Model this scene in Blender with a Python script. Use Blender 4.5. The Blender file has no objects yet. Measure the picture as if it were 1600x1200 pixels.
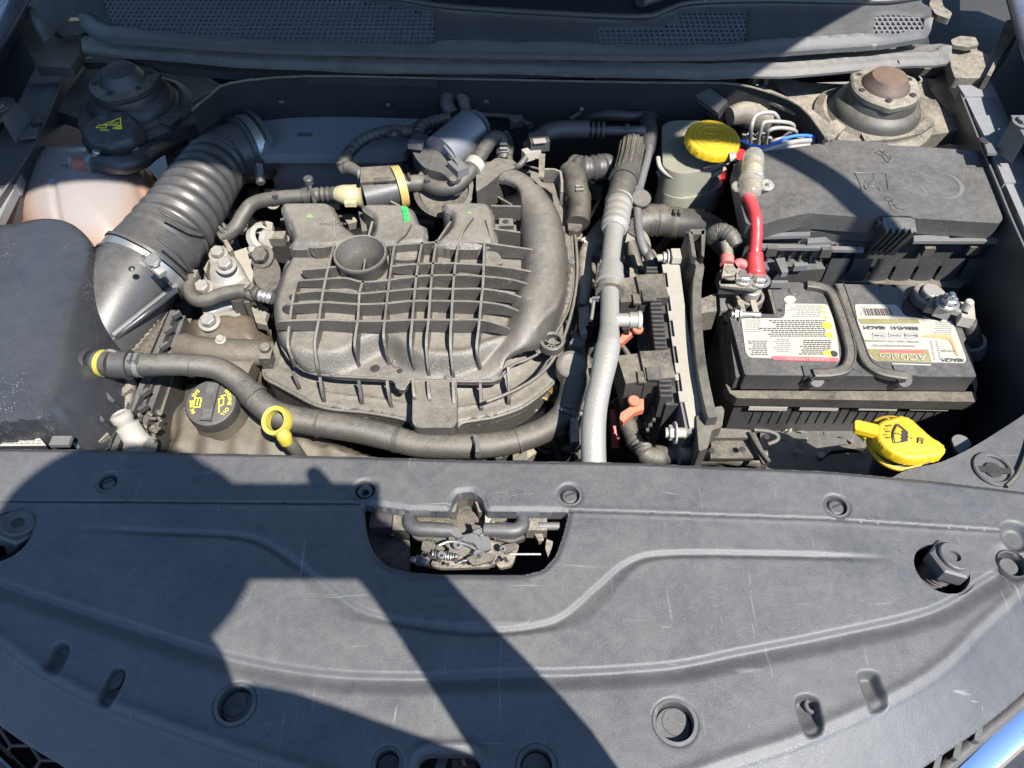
import bpy, bmesh, math, random
import numpy as np
from mathutils import Vector, Matrix
random.seed(7)
rad = math.radians
# ------------------------------------------------------------------ camera, sky, sun
CAM = Vector((0, 0, 1.5)); TH = rad(52); F = 1200.0
FWD = Vector((0, math.cos(TH), -math.sin(TH))); UP = Vector((0, math.sin(TH), math.cos(TH)))
SC = bpy.context.scene; COL = SC.collection
cam = bpy.data.cameras.new('camera'); co = bpy.data.objects.new('camera', cam); COL.objects.link(co)
cam.sensor_width = 36; cam.lens = 27; cam.clip_start = 0.02; cam.clip_end = 2000
co.location = CAM; co.rotation_euler = (rad(90) - TH, 0, 0); SC.camera = co
SUNV = Vector((.218, -.3215, .58)).normalized()
wd = bpy.data.worlds.new('World'); SC.world = wd; wd.use_nodes = True
nt = wd.node_tree; bg = nt.nodes['Background']; sk = nt.nodes.new('ShaderNodeTexSky')
sk.sky_type = 'NISHITA'; sk.sun_disc = False
sk.sun_elevation = math.asin(SUNV.z); sk.sun_rotation = math.atan2(SUNV.x, SUNV.y)
nt.links.new(sk.outputs[0], bg.inputs[0]); bg.inputs[1].default_value = .13; sk.ozone_density = 7; sk.air_density = 1.2; sk.dust_density = .3
sl = bpy.data.lights.new('sun', 'SUN'); so = bpy.data.objects.new('sun', sl); COL.objects.link(so)
sl.energy = 5; sl.angle = rad(.5); sl.color = (1, .95, .87)
so.rotation_euler = SUNV.to_track_quat('Z', 'Y').to_euler(); so.location = (1, -1.5, 4)
SC.view_settings.view_transform = 'Standard'; SC.view_settings.look = 'None'
SC.view_settings.exposure = 1.28; SC.view_settings.gamma = 1
# ------------------------------------------------------------------ helpers
def P(u, v, z):
    "the point at height z that is seen at photo position u, v"
    d = FWD * F + Vector((1, 0, 0)) * (u - 800) + UP * (600 - v)
    return CAM + d * ((z - 1.5) / d.z)
def PP(s, z=None):
    "'u,v[,z] u,v[,z] ...' to points"
    r = []
    for w in s.split():
        a = [float(q) for q in w.split(',')]
        r.append(P(a[0], a[1], a[2] if len(a) > 2 else z))
    return r
def Z(s, x0, y0, k, z):
    "same, from enlarged-crop coordinates"
    return [P(x0 + float(w.split(',')[0]) * k, y0 + float(w.split(',')[1]) * k, z) for w in s.split()]
ORG = {}
def link(name, data, parent, org):
    o = bpy.data.objects.new(name, data); COL.objects.link(o)
    ORG[o] = Vector(org)
    if parent:
        o.parent = parent; o.location = Vector(org) - ORG[parent]
    else: o.location = org
    return o
def thing(name, label, cat, loc, group=None):
    o = link(name, None, None, loc); o['label'] = label; o['category'] = cat
    o.empty_display_size = .02
    if group: o['group'] = group
    return o
def tag(o, label=None, cat=None, group=None, kind=None):
    if label: o['label'] = label
    if cat: o['category'] = cat
    if group: o['group'] = group
    if kind: o['kind'] = kind
    return o
def finish(name, bm, m, parent=None, bevel=0, seg=2, ang=38, org=None):
    if bevel:
        es = [e for e in bm.edges if len(e.link_faces) == 2 and e.calc_face_angle(0) > rad(35)]
        if es: bmesh.ops.bevel(bm, geom=es, offset=bevel, segments=seg, profile=.6, affect='EDGES', clamp_overlap=True)
    bmesh.ops.recalc_face_normals(bm, faces=bm.faces)
    me = bpy.data.meshes.new(name)
    if org is None:
        n = max(1, len(bm.verts))
        xs = [v.co for v in bm.verts]
        mn = [min(c[i] for c in xs) for i in range(3)]; mx = [max(c[i] for c in xs) for i in range(3)]
        org = Vector(((mn[0] + mx[0]) / 2, (mn[1] + mx[1]) / 2, mn[2]))
    org = Vector(org)
    bmesh.ops.translate(bm, verts=bm.verts, vec=-org)
    bm.to_mesh(me); bm.free()
    for p in me.polygons: p.use_smooth = True
    me.set_sharp_from_angle(angle=rad(ang))
    me.materials.append(m)
    return link(name, me, parent, org)
def addprism(bm, pts, zb, top=None, draft=0):
    "pts: world outline with own z; zb: bottom z"
    n = len(pts); c = sum(pts, Vector()) / n
    t = [bm.verts.new(p) for p in pts]
    b = [bm.verts.new((c.x + (p.x - c.x) * (1 + draft), c.y + (p.y - c.y) * (1 + draft), zb)) for p in pts]
    bm.faces.new(t); bm.faces.new(b[::-1])
    for i in range(n):
        j = (i + 1) % n
        bm.faces.new((t[i], b[i], b[j], t[j]))
def smooth(pts, sub=5, closed=True):
    n = len(pts); out = []
    rng = range(n) if closed else range(n - 1)
    for i in rng:
        if closed: a, b, c, d = pts[i - 1], pts[i], pts[(i + 1) % n], pts[(i + 2) % n]
        else: a, b, c, d = pts[max(i - 1, 0)], pts[i], pts[i + 1], pts[min(i + 2, n - 1)]
        for k in range(sub):
            t = k / sub
            out.append(.5 * ((2 * b) + (c - a) * t + (2 * a - 5 * b + 4 * c - d) * t * t + (3 * b - a - 3 * c + d) * t ** 3))
    if not closed: out.append(pts[-1].copy())
    return out
def rounded(pts, r, seg=4):
    "round the corners of a closed outline"
    n = len(pts); out = []
    for i in range(n):
        a, b, c = pts[i - 1], pts[i], pts[(i + 1) % n]
        u = a - b; w = c - b; q = min(r, u.length * .45, w.length * .45)
        p0 = b + u.normalized() * q; p1 = b + w.normalized() * q
        for k in range(seg + 1):
            t = k / seg
            out.append(p0 * (1 - t) ** 2 + b * 2 * t * (1 - t) + p1 * t * t)
    return out
def prism(name, s, z, h, m, parent=None, bevel=.0015, r=0, sm=0, seg=2, draft=0):
    pts = PP(s, z) if isinstance(s, str) else s
    if sm: pts = smooth(pts, sm)
    if r: pts = rounded(pts, r)
    bm = bmesh.new(); addprism(bm, pts, min(p.z for p in pts) - h, draft=draft)
    return finish(name, bm, m, parent, bevel, seg)
def addbox(bm, c, sz, ax=None, up=None):
    c = Vector(c)
    X = Vector(ax).normalized() if ax is not None else Vector((1, 0, 0))
    U = Vector(up).normalized() if up is not None else Vector((0, 0, 1))
    Y = U.cross(X).normalized(); U = X.cross(Y).normalized()
    vs = [bm.verts.new(c + X * sz[0] / 2 * i + Y * sz[1] / 2 * j + U * sz[2] / 2 * k)
          for i in (-1, 1) for j in (-1, 1) for k in (-1, 1)]
    for f in ((0, 1, 3, 2), (4, 6, 7, 5), (0, 4, 5, 1), (2, 3, 7, 6), (0, 2, 6, 4), (1, 5, 7, 3)):
        bm.faces.new([vs[i] for i in f])
def box(name, c, sz, m, parent=None, ax=None, up=None, bevel=.001, seg=2):
    bm = bmesh.new(); addbox(bm, c, sz, ax, up)
    return finish(name, bm, m, parent, bevel, seg)
def frame(d):
    d = Vector(d).normalized(); a = Vector((0, 0, 1)) if abs(d.z) < .9 else Vector((1, 0, 0))
    x = a.cross(d).normalized(); return x, d.cross(x).normalized(), d
def addlathe(bm, c, axis, prof, n=32, flute=None, ph=0):
    "prof: [(r, h)...]"
    x, y, d = frame(axis); c = Vector(c); rings = []
    for (r, h) in prof:
        if r < 1e-6: rings.append([bm.verts.new(c + d * h)]); continue
        ring = []
        for k in range(n):
            a = 2 * math.pi * k / n + ph
            rr = r * (flute(a, h) if flute else 1)
            ring.append(bm.verts.new(c + d * h + (x * math.cos(a) + y * math.sin(a)) * rr))
        rings.append(ring)
    for A, B in zip(rings, rings[1:]):
        for k in range(n):
            q = (k + 1) % n
            if len(A) == 1 and len(B) == 1: continue
            if len(A) == 1: bm.faces.new((A[0], B[k], B[q]))
            elif len(B) == 1: bm.faces.new((A[k], A[q], B[0]))
            else: bm.faces.new((A[k], A[q], B[q], B[k]))
def lathe(name, c, axis, prof, m, parent=None, n=32, flute=None, bevel=0, ph=0, ang=38):
    bm = bmesh.new(); addlathe(bm, c, axis, prof, n, flute, ph)
    return finish(name, bm, m, parent, bevel, ang=ang)
def disc(name, c, r, h, m, parent=None, axis=(0, 0, 1), bev=.001, n=28):
    "cylinder standing on c"
    return lathe(name, c, axis, [(0, 0), (r, 0), (r, h - bev), (r - bev, h), (0, h)], m, parent, n)
def ring(name, c, ro, ri, h, m, parent=None, axis=(0, 0, 1), n=32):
    b = min(.001, (ro - ri) / 4)
    return lathe(name, c, axis, [(ri, 0), (ro, 0), (ro, h - b), (ro - b, h), (ri + b, h), (ri, h - b), (ri, 0)], m, parent, n)
def pathpts(pts, sub=8):
    return smooth(pts, sub, closed=False) if sub > 1 else pts
def addtube(bm, pts, r, n=14, flat=1, mod=None, cap=True):
    "r: number or list along pts (before smoothing it is interpolated)"
    L = len(pts); R = r if not isinstance(r, (int, float)) else [r] * 2
    T = [(pts[min(i + 1, L - 1)] - pts[max(i - 1, 0)]).normalized() for i in range(L)]
    x = frame(T[0])[0]; rings = []; s = 0
    for i in range(L):
        if i: s += (pts[i] - pts[i - 1]).length
        x = (x - T[i] * x.dot(T[i])).normalized(); y = T[i].cross(x)
        q = i / (L - 1) * (len(R) - 1); a = min(int(q), len(R) - 2)
        rr = R[a] * (1 - (q - a)) + R[a + 1] * (q - a)
        if mod: rr *= mod(s, i / (L - 1))
        rings.append([bm.verts.new(pts[i] + (x * math.cos(2 * math.pi * k / n) + y * math.sin(2 * math.pi * k / n) * flat) * rr) for k in range(n)])
    for A, B in zip(rings, rings[1:]):
        for k in range(n):
            q = (k + 1) % n; bm.faces.new((A[k], A[q], B[q], B[k]))
    if cap: bm.faces.new(rings[0][::-1]); bm.faces.new(rings[-1])
def tube(name, s, r, m, parent=None, z=None, n=16, sub=8, flat=1, mod=None, ang=50):
    pts = PP(s, z) if isinstance(s, str) else s
    bm = bmesh.new(); addtube(bm, pathpts(pts, sub), r, n, flat, mod)
    return finish(name, bm, m, parent, ang=ang)
def addstrip(bm, pts, h, t, sub=4):
    "thin upright wall along pts (their z = its top); h, t number or list"
    p = pathpts(pts, sub); L = len(p); H = h if isinstance(h, (list, tuple)) else [h, h]
    rows = []
    for i in range(L):
        d = p[min(i + 1, L - 1)] - p[max(i - 1, 0)]; d.z = 0; d.normalize()
        w = Vector((-d.y, d.x, 0)) * t / 2
        q = i / (L - 1) * (len(H) - 1); a = min(int(q), len(H) - 2)
        hh = H[a] * (1 - (q - a)) + H[a + 1] * (q - a); dn = Vector((0, 0, -hh))
        rows.append([bm.verts.new(p[i] + w), bm.verts.new(p[i] - w), bm.verts.new(p[i] - w * 1.4 + dn), bm.verts.new(p[i] + w * 1.4 + dn)])
    for A, B in zip(rows, rows[1:]):
        for k in range(4):
            q = (k + 1) % 4; bm.faces.new((A[k], A[q], B[q], B[k]))
    bm.faces.new(rows[0][::-1]); bm.faces.new(rows[-1])
def strip(name, s, z, h, t, m, parent=None, sub=4, bevel=.0005):
    pts = PP(s, z) if isinstance(s, str) else s
    bm = bmesh.new(); addstrip(bm, pts, h, t, sub)
    return finish(name, bm, m, parent, bevel, 1)
def hexbolt(name, c, r, h, m, parent=None, axis=(0, 0, 1), flange=1.45):
    b = thingless = None
    bm = bmesh.new()
    addlathe(bm, c, axis, [(0, 0), (r * flange, 0), (r * flange, h * .22), (r * 1.02, h * .3)], 24)
    addlathe(bm, Vector(c), axis, [(r, h * .25), (r, h * .9), (r * .86, h), (r * .5, h), (0, h * .93)], 6, ph=.4)
    return finish(name, bm, m, parent, ang=30)
def text(name, body, u, v, z, size, m, parent, rot=0, ext=.00015, align='CENTER', pos=None, mat3=None, shear=0, sx=1):
    c = bpy.data.curves.new(name, 'FONT'); c.body = body; c.size = size; c.extrude = ext; c.shear = shear
    c.align_x = align; c.align_y = 'CENTER'; c.resolution_u = 2; c.materials.append(m)
    p = pos if pos is not None else P(u, v, z)
    tmp = bpy.data.objects.new('t', c); me = bpy.data.meshes.new_from_object(tmp); bpy.data.objects.remove(tmp); bpy.data.curves.remove(c)
    me.name = name
    o = link(name, me, parent, p)
    if mat3 is not None: o.rotation_euler = mat3.to_euler()
    else: o.rotation_euler = (0, 0, rad(rot))
    o.scale = (sx, 1, 1)
    return o
def copy_thing(root, loc, label=None):
    r = root.copy(); COL.objects.link(r); r.location = loc
    if label: r['label'] = label
    for ch in list(root.children):
        c = ch.copy(); COL.objects.link(c); c.parent = r
        for g in list(ch.children):
            d = g.copy(); COL.objects.link(d); d.parent = c
    return r
# ---- height fields with clean cut outlines (numpy)
def A2(pts): return np.array([(p[0], p[1]) for p in pts], float)
def pdist(X, Y, pts, closed=False):
    "distance to a polyline"
    a = A2(pts); n = len(a); D = np.full(X.shape, 1e9)
    for i in range(n if closed else n - 1):
        p, q = a[i], a[(i + 1) % n]; e = q - p; l2 = (e ** 2).sum() + 1e-18
        t = np.clip(((X - p[0]) * e[0] + (Y - p[1]) * e[1]) / l2, 0, 1)
        D = np.minimum(D, (X - p[0] - t * e[0]) ** 2 + (Y - p[1] - t * e[1]) ** 2)
    return np.sqrt(D)
def sdf(X, Y, pts):
    "signed distance, positive inside"
    a = A2(pts); n = len(a); ins = np.zeros(X.shape, bool)
    for i in range(n):
        p, q = a[i], a[(i + 1) % n]
        c = (p[1] > Y) != (q[1] > Y)
        with np.errstate(divide='ignore', invalid='ignore'):
            ins ^= c & (X < (q[0] - p[0]) * (Y - p[1]) / (q[1] - p[1] + 1e-30) + p[0])
    d = pdist(X, Y, pts, True)
    return np.where(ins, d, -d)
def ss(x, a, b):
    t = np.clip((x - a) / (b - a), 0, 1); return t * t * (3 - 2 * t)
def fbm(X, Y, sc, seed=0, oct=3):
    rs = np.random.RandomState(seed); R = 0
    for o in range(oct):
        for k in range(4):
            th = rs.rand() * 6.28; f = sc * 2 ** o * (.7 + .6 * rs.rand()); ph = rs.rand() * 6.28
            R = R + np.sin((X * math.cos(th) + Y * math.sin(th)) * f + ph + 1.5 * np.sin((Y * math.cos(th) - X * math.sin(th)) * f * .6 + ph)) / 2 ** o / 4
    return R
def offset(pts, d):
    a = [Vector((p[0], p[1], 0)) for p in pts]; r = []
    for i, p in enumerate(a):
        t = (a[min(i + 1, len(a) - 1)] - a[max(i - 1, 0)]).normalized(); r.append(p + Vector((t.y, -t.x, 0)) * d)
    return r
def snapto(X, Y, pts, tol, free):
    a = A2(pts)
    D = np.full(X.shape, 1e9); CX = X.copy(); CY = Y.copy()
    box_ = (X > a[:, 0].min() - .01) & (X < a[:, 0].max() + .01) & (Y > a[:, 1].min() - .01) & (Y < a[:, 1].max() + .01) & free
    x, y = X[box_], Y[box_]; d = np.full(x.shape, 1e9); cx = x.copy(); cy = y.copy()
    for p, q in zip(a, a[1:]):
        e = q - p; l2 = (e ** 2).sum() + 1e-18; t = np.clip(((x - p[0]) * e[0] + (y - p[1]) * e[1]) / l2, 0, 1)
        px, py = p[0] + t * e[0], p[1] + t * e[1]; dd = (x - px) ** 2 + (y - py) ** 2; m_ = dd < d
        d[m_] = dd[m_]; cx[m_] = px[m_]; cy[m_] = py[m_]
    ok = d < tol ** 2; x[ok] = cx[ok]; y[ok] = cy[ok]; X[box_] = x; Y[box_] = y
    fr = free[box_]; fr[ok] = False; free[box_] = fr
def relief(name, outline, zf, res, m, parent=None, holes=(), skirt=.01, ang=45, sk=1, snaps=()):
    out = outline
    xs = [p[0] for p in out]; ys = [p[1] for p in out]
    gx = np.arange(min(xs) - 2 * res, max(xs) + 3 * res, res); gy = np.arange(min(ys) - 2 * res, max(ys) + 3 * res, res)
    X, Y = np.meshgrid(gx, gy)
    def fs(X, Y):
        s = sdf(X, Y, out)
        for h in holes: s = np.minimum(s, -sdf(X, Y, h))
        return s
    s = fs(X, Y); e = res * .3
    near = np.abs(s) < .6 * res
    drop = s < -.55 * res
    for it in range(2):
        xn, yn = X[near], Y[near]; sn = fs(xn, yn)
        gxn = (fs(xn + e, yn) - fs(xn - e, yn)) / (2 * e); gyn = (fs(xn, yn + e) - fs(xn, yn - e)) / (2 * e)
        X[near] = xn - sn * gxn; Y[near] = yn - sn * gyn
    free = ~near
    for sp_ in snaps: snapto(X, Y, sp_, .52 * res, free)
    Zv = zf(X, Y, s)
    ny, nx = X.shape; idx = -np.ones(X.shape, int); keep = ~drop; idx[keep] = np.arange(keep.sum())
    a, b, c, d = idx[:-1, :-1], idx[:-1, 1:], idx[1:, 1:], idx[1:, :-1]
    Q = np.stack([a, b, c, d], -1).reshape(-1, 4); nb = (Q < 0).sum(1)
    faces = Q[nb == 0].tolist() + [[v for v in q if v >= 0] for q in Q[nb == 1].tolist()]
    vs = np.stack([X[keep], Y[keep], Zv[keep]], -1)
    bm = bmesh.new(); me = bpy.data.meshes.new('t'); me.from_pydata(vs.tolist(), [], faces); bm.from_mesh(me); bpy.data.meshes.remove(me)
    lo = [v for v in bm.verts if not v.link_faces]; bmesh.ops.delete(bm, geom=lo, context='VERTS')
    if skirt:
        be = [e for e in bm.edges if e.is_boundary]
        r = bmesh.ops.extrude_edge_only(bm, edges=be)
        for v in [g for g in r['geom'] if isinstance(g, bmesh.types.BMVert)]: v.co.z -= skirt
    me = bpy.data.meshes.new(name)
    org = Vector(((gx[0] + gx[-1]) / 2, (gy[0] + gy[-1]) / 2, float(vs[:, 2].min())))
    bmesh.ops.translate(bm, verts=bm.verts, vec=-org); bm.to_mesh(me); bm.free()
    for p in me.polygons: p.use_smooth = True
    me.set_sharp_from_angle(angle=rad(ang)); me.materials.append(m)
    return link(name, me, parent, org)
# ------------------------------------------------------------------ materials
MATS = {}
def mat(name, base, rough=.5, dust=0, dcol=(.30, .26, .21), metal=0, bump=.15, bs=400, spec=.5, fleck=0, scr=0, var=.25, trans=0, ior=1.45, coat=0, alpha=1, side=.25, dscale=9, dcon=1):
    m = bpy.data.materials.new(name); m.use_nodes = True; N = m.node_tree.nodes; K = m.node_tree.links
    bs_ = N['Principled BSDF']; tc = N.new('ShaderNodeTexCoord'); oi = N.new('ShaderNodeObjectInfo')
    def val(op, a, b=None, cl=False):
        n = N.new('ShaderNodeMath'); n.operation = op; n.use_clamp = cl
        for i, q in enumerate((a, b)):
            if q is None: continue
            if isinstance(q, (int, float)): n.inputs[i].default_value = q
            else: K.new(q, n.inputs[i])
        return n.outputs[0]
    def noise(sc, det=3, vec=None, dist=0):
        n = N.new('ShaderNodeTexNoise'); n.inputs['Scale'].default_value = sc; n.inputs['Detail'].default_value = det
        n.inputs['Distortion'].default_value = dist; K.new(vec or off.outputs[0], n.inputs['Vector']); return n.outputs['Fac']
    off = N.new('ShaderNodeVectorMath'); off.operation = 'ADD'; K.new(tc.outputs['Object'], off.inputs[0])
    rv = N.new('ShaderNodeVectorMath'); rv.operation = 'SCALE'; rv.inputs[0].default_value = (7, 5, 3); K.new(oi.outputs['Random'], rv.inputs['Scale'])
    K.new(rv.outputs[0], off.inputs[1])
    def mix(f, a, b):
        n = N.new('ShaderNodeMix'); n.data_type = 'RGBA'
        if isinstance(f, (int, float)): n.inputs[0].default_value = f
        else: K.new(f, n.inputs[0])
        for i, q in ((6, a), (7, b)):
            if isinstance(q, tuple): n.inputs[i].default_value = (*q, 1)
            else: K.new(q, n.inputs[i])
        return n.outputs[2]
    n1 = noise(dscale, 4, dist=.4); n2 = noise(130, 3); n3 = noise(30, 3)
    dark = tuple(c * (1 - var) for c in base); lite = tuple(min(1, c * (1 + var)) for c in base)
    col = mix(val('MULTIPLY', val('ADD', n1, n3), .5), dark, lite)
    rr = rough
    if dust:
        ge = N.new('ShaderNodeNewGeometry'); sp = N.new('ShaderNodeSeparateXYZ'); K.new(ge.outputs['Normal'], sp.inputs[0])
        upn = val('MAXIMUM', val('POWER', val('MAXIMUM', sp.outputs[2], 0.0), 1.5), side)
        n4 = noise(700, 2)
        f = val('ADD', val('MULTIPLY', val('SUBTRACT', n1, .5), .7), val('MULTIPLY', val('SUBTRACT', n2, .5), .7))
        f = val('ADD', val('MULTIPLY', val('SUBTRACT', n3, .5), .7), f)
        f = val('ADD', val('MULTIPLY', val('SUBTRACT', n4, .5), .9), f)
        f = val('MULTIPLY', val('ADD', val('MULTIPLY', f, dcon), .58), dust, True)
        f = val('MULTIPLY', f, upn, True)
        col = mix(f, col, dcol)
        rr = val('ADD', val('MULTIPLY', f, max(0, .78 - rough)), rough, True)
    if scr:
        mp = N.new('ShaderNodeMapping'); K.new(off.outputs[0], mp.inputs[0]); mp.inputs['Scale'].default_value = (9, 120, 9); mp.inputs['Rotation'].default_value = (0, 0, .9)
        mp2 = N.new('ShaderNodeMapping'); K.new(off.outputs[0], mp2.inputs[0]); mp2.inputs['Scale'].default_value = (150, 12, 9); mp2.inputs['Rotation'].default_value = (0, 0, .35)
        a = noise(1, 5, mp.outputs[0], 1.5); b = noise(1, 5, mp2.outputs[0], 1.5)
        s1 = val('MULTIPLY', val('SUBTRACT', val('MAXIMUM', a, b), .68), 9, True)
        col = mix(val('MULTIPLY', s1, scr), col, (.45, .44, .42))
    if fleck:
        vo = N.new('ShaderNodeTexVoronoi'); vo.inputs['Scale'].default_value = 420; K.new(off.outputs[0], vo.inputs['Vector'])
        g = val('MULTIPLY', val('SUBTRACT', noise(14, 2), .47), 6, True)
        fl = val('MULTIPLY', val('MULTIPLY', val('SUBTRACT', val('MULTIPLY', noise(90, 1), .42), vo.outputs['Distance']), 9, True), g)
        col = mix(val('MULTIPLY', fl, fleck), col, (.5, .48, .45))
    K.new(col, bs_.inputs['Base Color'])
    if isinstance(rr, (int, float)): 
        rr = val('ADD', val('MULTIPLY', n3, .2), rough - .1, True)
    K.new(rr, bs_.inputs['Roughness'])
    bs_.inputs['Metallic'].default_value = metal; bs_.inputs['Specular IOR Level'].default_value = spec
    if coat: bs_.inputs['Coat Weight'].default_value = coat
    if trans:
        bs_.inputs['Transmission Weight'].default_value = trans; bs_.inputs['IOR'].default_value = ior
    if alpha < 1: bs_.inputs['Alpha'].default_value = alpha
    if bump:
        b = N.new('ShaderNodeBump'); b.inputs['Strength'].default_value = bump; b.inputs['Distance'].default_value = .0008
        K.new(val('ADD', noise(bs, 3), val('MULTIPLY', n3, .25)), b.inputs['Height']); K.new(b.outputs[0], bs_.inputs['Normal'])
    MATS[name] = m; return m
DUSTC = (.19, .17, .14)
shroudM = mat('shroud_plastic', (.043, .045, .051), .43, .5, (.16, .152, .14), bump=.38, bs=1300, scr=.28, fleck=.12, side=.5, var=.12, dcon=.9)
blackM = mat('black_plastic', (.032, .033, .035), .38, .62, (.165, .155, .14), bump=.15, fleck=.3)
boxM = mat('airbox_plastic', (.024, .026, .031), .27, .25, (.10, .098, .095), bump=.08, fleck=.35, bs=300, side=.4)
maniM = mat('manifold_nylon', (.045, .043, .04), .36, 1.0, (.20, .182, .152), bump=.6, bs=350, fleck=.5, side=.07, dcon=.7)
ledgeM = mat('cowl_ledge_metal', (.045, .05, .058), .5, .75, (.2, .18, .145), bump=.3, side=.3, scr=.2, dcon=1)
lipM = mat('lip_plastic', (.036, .039, .046), .4, .3, (.12, .118, .115), bump=.35, bs=1300, scr=.3, fleck=.15, var=.12)
rubM = mat('rubber', (.035, .034, .032), .46, .9, (.14, .126, .10), bump=.35, side=.2, dcon=1.3)
rubcM = mat('clean_rubber', (.028, .028, .029), .42, .4, (.18, .16, .14), bump=.15)
ductM = mat('duct_rubber', (.03, .03, .031), .34, .5, (.15, .14, .125), bump=.1, side=.4)
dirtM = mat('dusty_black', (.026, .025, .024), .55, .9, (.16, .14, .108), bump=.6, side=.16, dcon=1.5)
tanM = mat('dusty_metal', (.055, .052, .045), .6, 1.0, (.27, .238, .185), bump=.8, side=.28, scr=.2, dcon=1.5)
darkM = mat('dark_liner', (.012, .012, .013), .75, .35, (.07, .06, .05), bump=.5)
felt = mat('felt_liner', (.012, .012, .013), .95, .3, (.06, .055, .045), bump=1, bs=900)
aluM = mat('cast_aluminium', (.25, .245, .23), .5, .9, (.24, .22, .185), metal=.3, bump=.6, bs=250)
aluD = mat('pitted_aluminium', (.16, .155, .14), .6, .7, (.2, .175, .14), metal=.5, bump=1.2, bs=500)
pipeM = mat('aluminium_pipe', (.34, .33, .31), .38, .95, (.23, .21, .17), metal=.4, bump=.5, side=.4, dcon=1.4)
steelM = mat('zinc_steel', (.42, .42, .41), .3, .5, (.25, .22, .18), metal=.8, bump=.2)
plateM = mat('painted_steel', (.11, .112, .118), .5, .7, (.17, .16, .145), metal=.2, bump=.4, scr=.2)
paintM = mat('dark_blue_paint', (.02, .028, .05), .3, .5, (.25, .24, .23), coat=.5, bump=.05)
chromeM = mat('chrome', (.85, .86, .88), .07, 0, metal=1, bump=.05, bs=60, var=.03)
yelM = mat('yellow_plastic', (.5, .32, .005), .42, .45, (.32, .23, .06), bump=.12, side=.2, var=.08)
yel2M = mat('faded_yellow_plastic', (.36, .30, .03), .5, .6, (.3, .26, .14), bump=.2, var=.1)
tanP = mat('amber_plastic', (.36, .235, .07), .5, .4, (.45, .36, .2), bump=.2)
creamM = mat('cream_plastic', (.32, .285, .16), .5, .5, (.45, .38, .25), bump=.2)
whiteM = mat('off_white_plastic', (.32, .31, .28), .5, .9, (.22, .19, .145), bump=.25)
orgM = mat('orange_plastic', (.33, .075, .035), .5, .6, (.5, .3, .2), bump=.15)
redM = mat('red_cable', (.42, .012, .02), .3, .3, (.5, .25, .22), bump=.12, var=.15)
red2M = mat('faded_red_boot', (.34, .06, .06), .55, .5, (.45, .3, .25), bump=.3)
labM = mat('white_label', (.34, .34, .315), .5, .5, (.25, .22, .16), bump=.05, var=.05, side=.1)
inkM = mat('black_print', (.03, .03, .03), .6, 0, bump=0)
greyInk = mat('grey_print', (.18, .18, .17), .6, 0, bump=0)
redI = mat('red_print', (.6, .06, .08), .5, .2, (.5, .35, .3), bump=0)
goldI = mat('gold_print', (.15, .13, .05), .45, .3, (.45, .4, .25), bump=0)
yelI = mat('yellow_print', (.8, .75, .05), .5, 0, bump=0)
greenI = mat('green_paint_mark', (.03, .6, .10), .5, 0, bump=.2)
clearM = mat('clear_plastic', (.95, .93, .85), .15, 0, trans=.85, bump=.1, var=.03)
wireM = mat('grey_wire', (.22, .21, .2), .45, .4, (.35, .3, .25), bump=.1)
blueM = mat('blue_wire', (.02, .13, .55), .4, .1, bump=.1)
brownM = mat('rusty_cap', (.06, .045, .038), .55, .9, (.15, .095, .062), bump=.5)
skinM = mat('skin', (.5, .3, .22), .5, 0, bump=.1); clothM = mat('dark_cloth', (.05, .06, .09), .9, 0, bump=.4); denim = mat('denim', (.05, .08, .16), .9, 0, bump=.4)
asphM = mat('asphalt', (.06, .06, .062), .9, 0, bump=1, bs=120)
glassM = mat('tinted_glass', (.02, .03, .04), .05, 0, bump=0, spec=.8)
brassM = mat('brass', (.6, .42, .15), .35, 0, metal=.9, bump=.1)
def milky():
    m = mat('milky_plastic', (.24, .245, .205), .35, .5, (.15, .125, .085), bump=.1, var=.04)
    b = m.node_tree.nodes['Principled BSDF']; b.inputs['Subsurface Weight'].default_value = .6
    b.inputs['Subsurface Radius'].default_value = (1, .6, .4); b.inputs['Subsurface Scale'].default_value = .02; return m
milkM = milky()
def tank():
    "translucent bottle: pale above, orange coolant showing through below a level"
    m = mat('coolant_tank_plastic', (.25, .225, .215), .3, 0, bump=.08, var=.04); N = m.node_tree.nodes; K = m.node_tree.links
    b = N['Principled BSDF']; g = N.new('ShaderNodeNewGeometry'); s = N.new('ShaderNodeSeparateXYZ'); K.new(g.outputs['Position'], s.inputs[0])
    r = N.new('ShaderNodeMapRange'); r.inputs[1].default_value = .890; r.inputs[2].default_value = .852; K.new(s.outputs[2], r.inputs[0])
    x = N.new('ShaderNodeMix'); x.data_type = 'RGBA'; K.new(r.outputs[0], x.inputs[0]); old = b.inputs['Base Color'].links[0].from_socket
    K.new(old, x.inputs[6]); x.inputs[7].default_value = (.28, .12, .055, 1); K.new(x.outputs[2], b.inputs['Base Color'])
    b.inputs['Subsurface Weight'].default_value = .3; b.inputs['Subsurface Radius'].default_value = (1, .6, .45); b.inputs['Subsurface Scale'].default_value = .015; return m
tankM = tank()
# ------------------------------------------------------------------ ground and the dark floor of the bay
def sheet(name, x0, y0, x1, y1, z, m):
    bm = bmesh.new(); bm.faces.new([bm.verts.new(p) for p in ((x0, y0, z), (x1, y0, z), (x1, y1, z), (x0, y1, z))])
    o = finish(name, bm, m); o['kind'] = 'structure'; return o
groundM = mat('concrete_ground', (.16, .145, .12), .9, 0, bump=1, bs=90, var=.15)
sheet('ground', -300, -300, 300, 300, 0, groundM)
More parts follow.
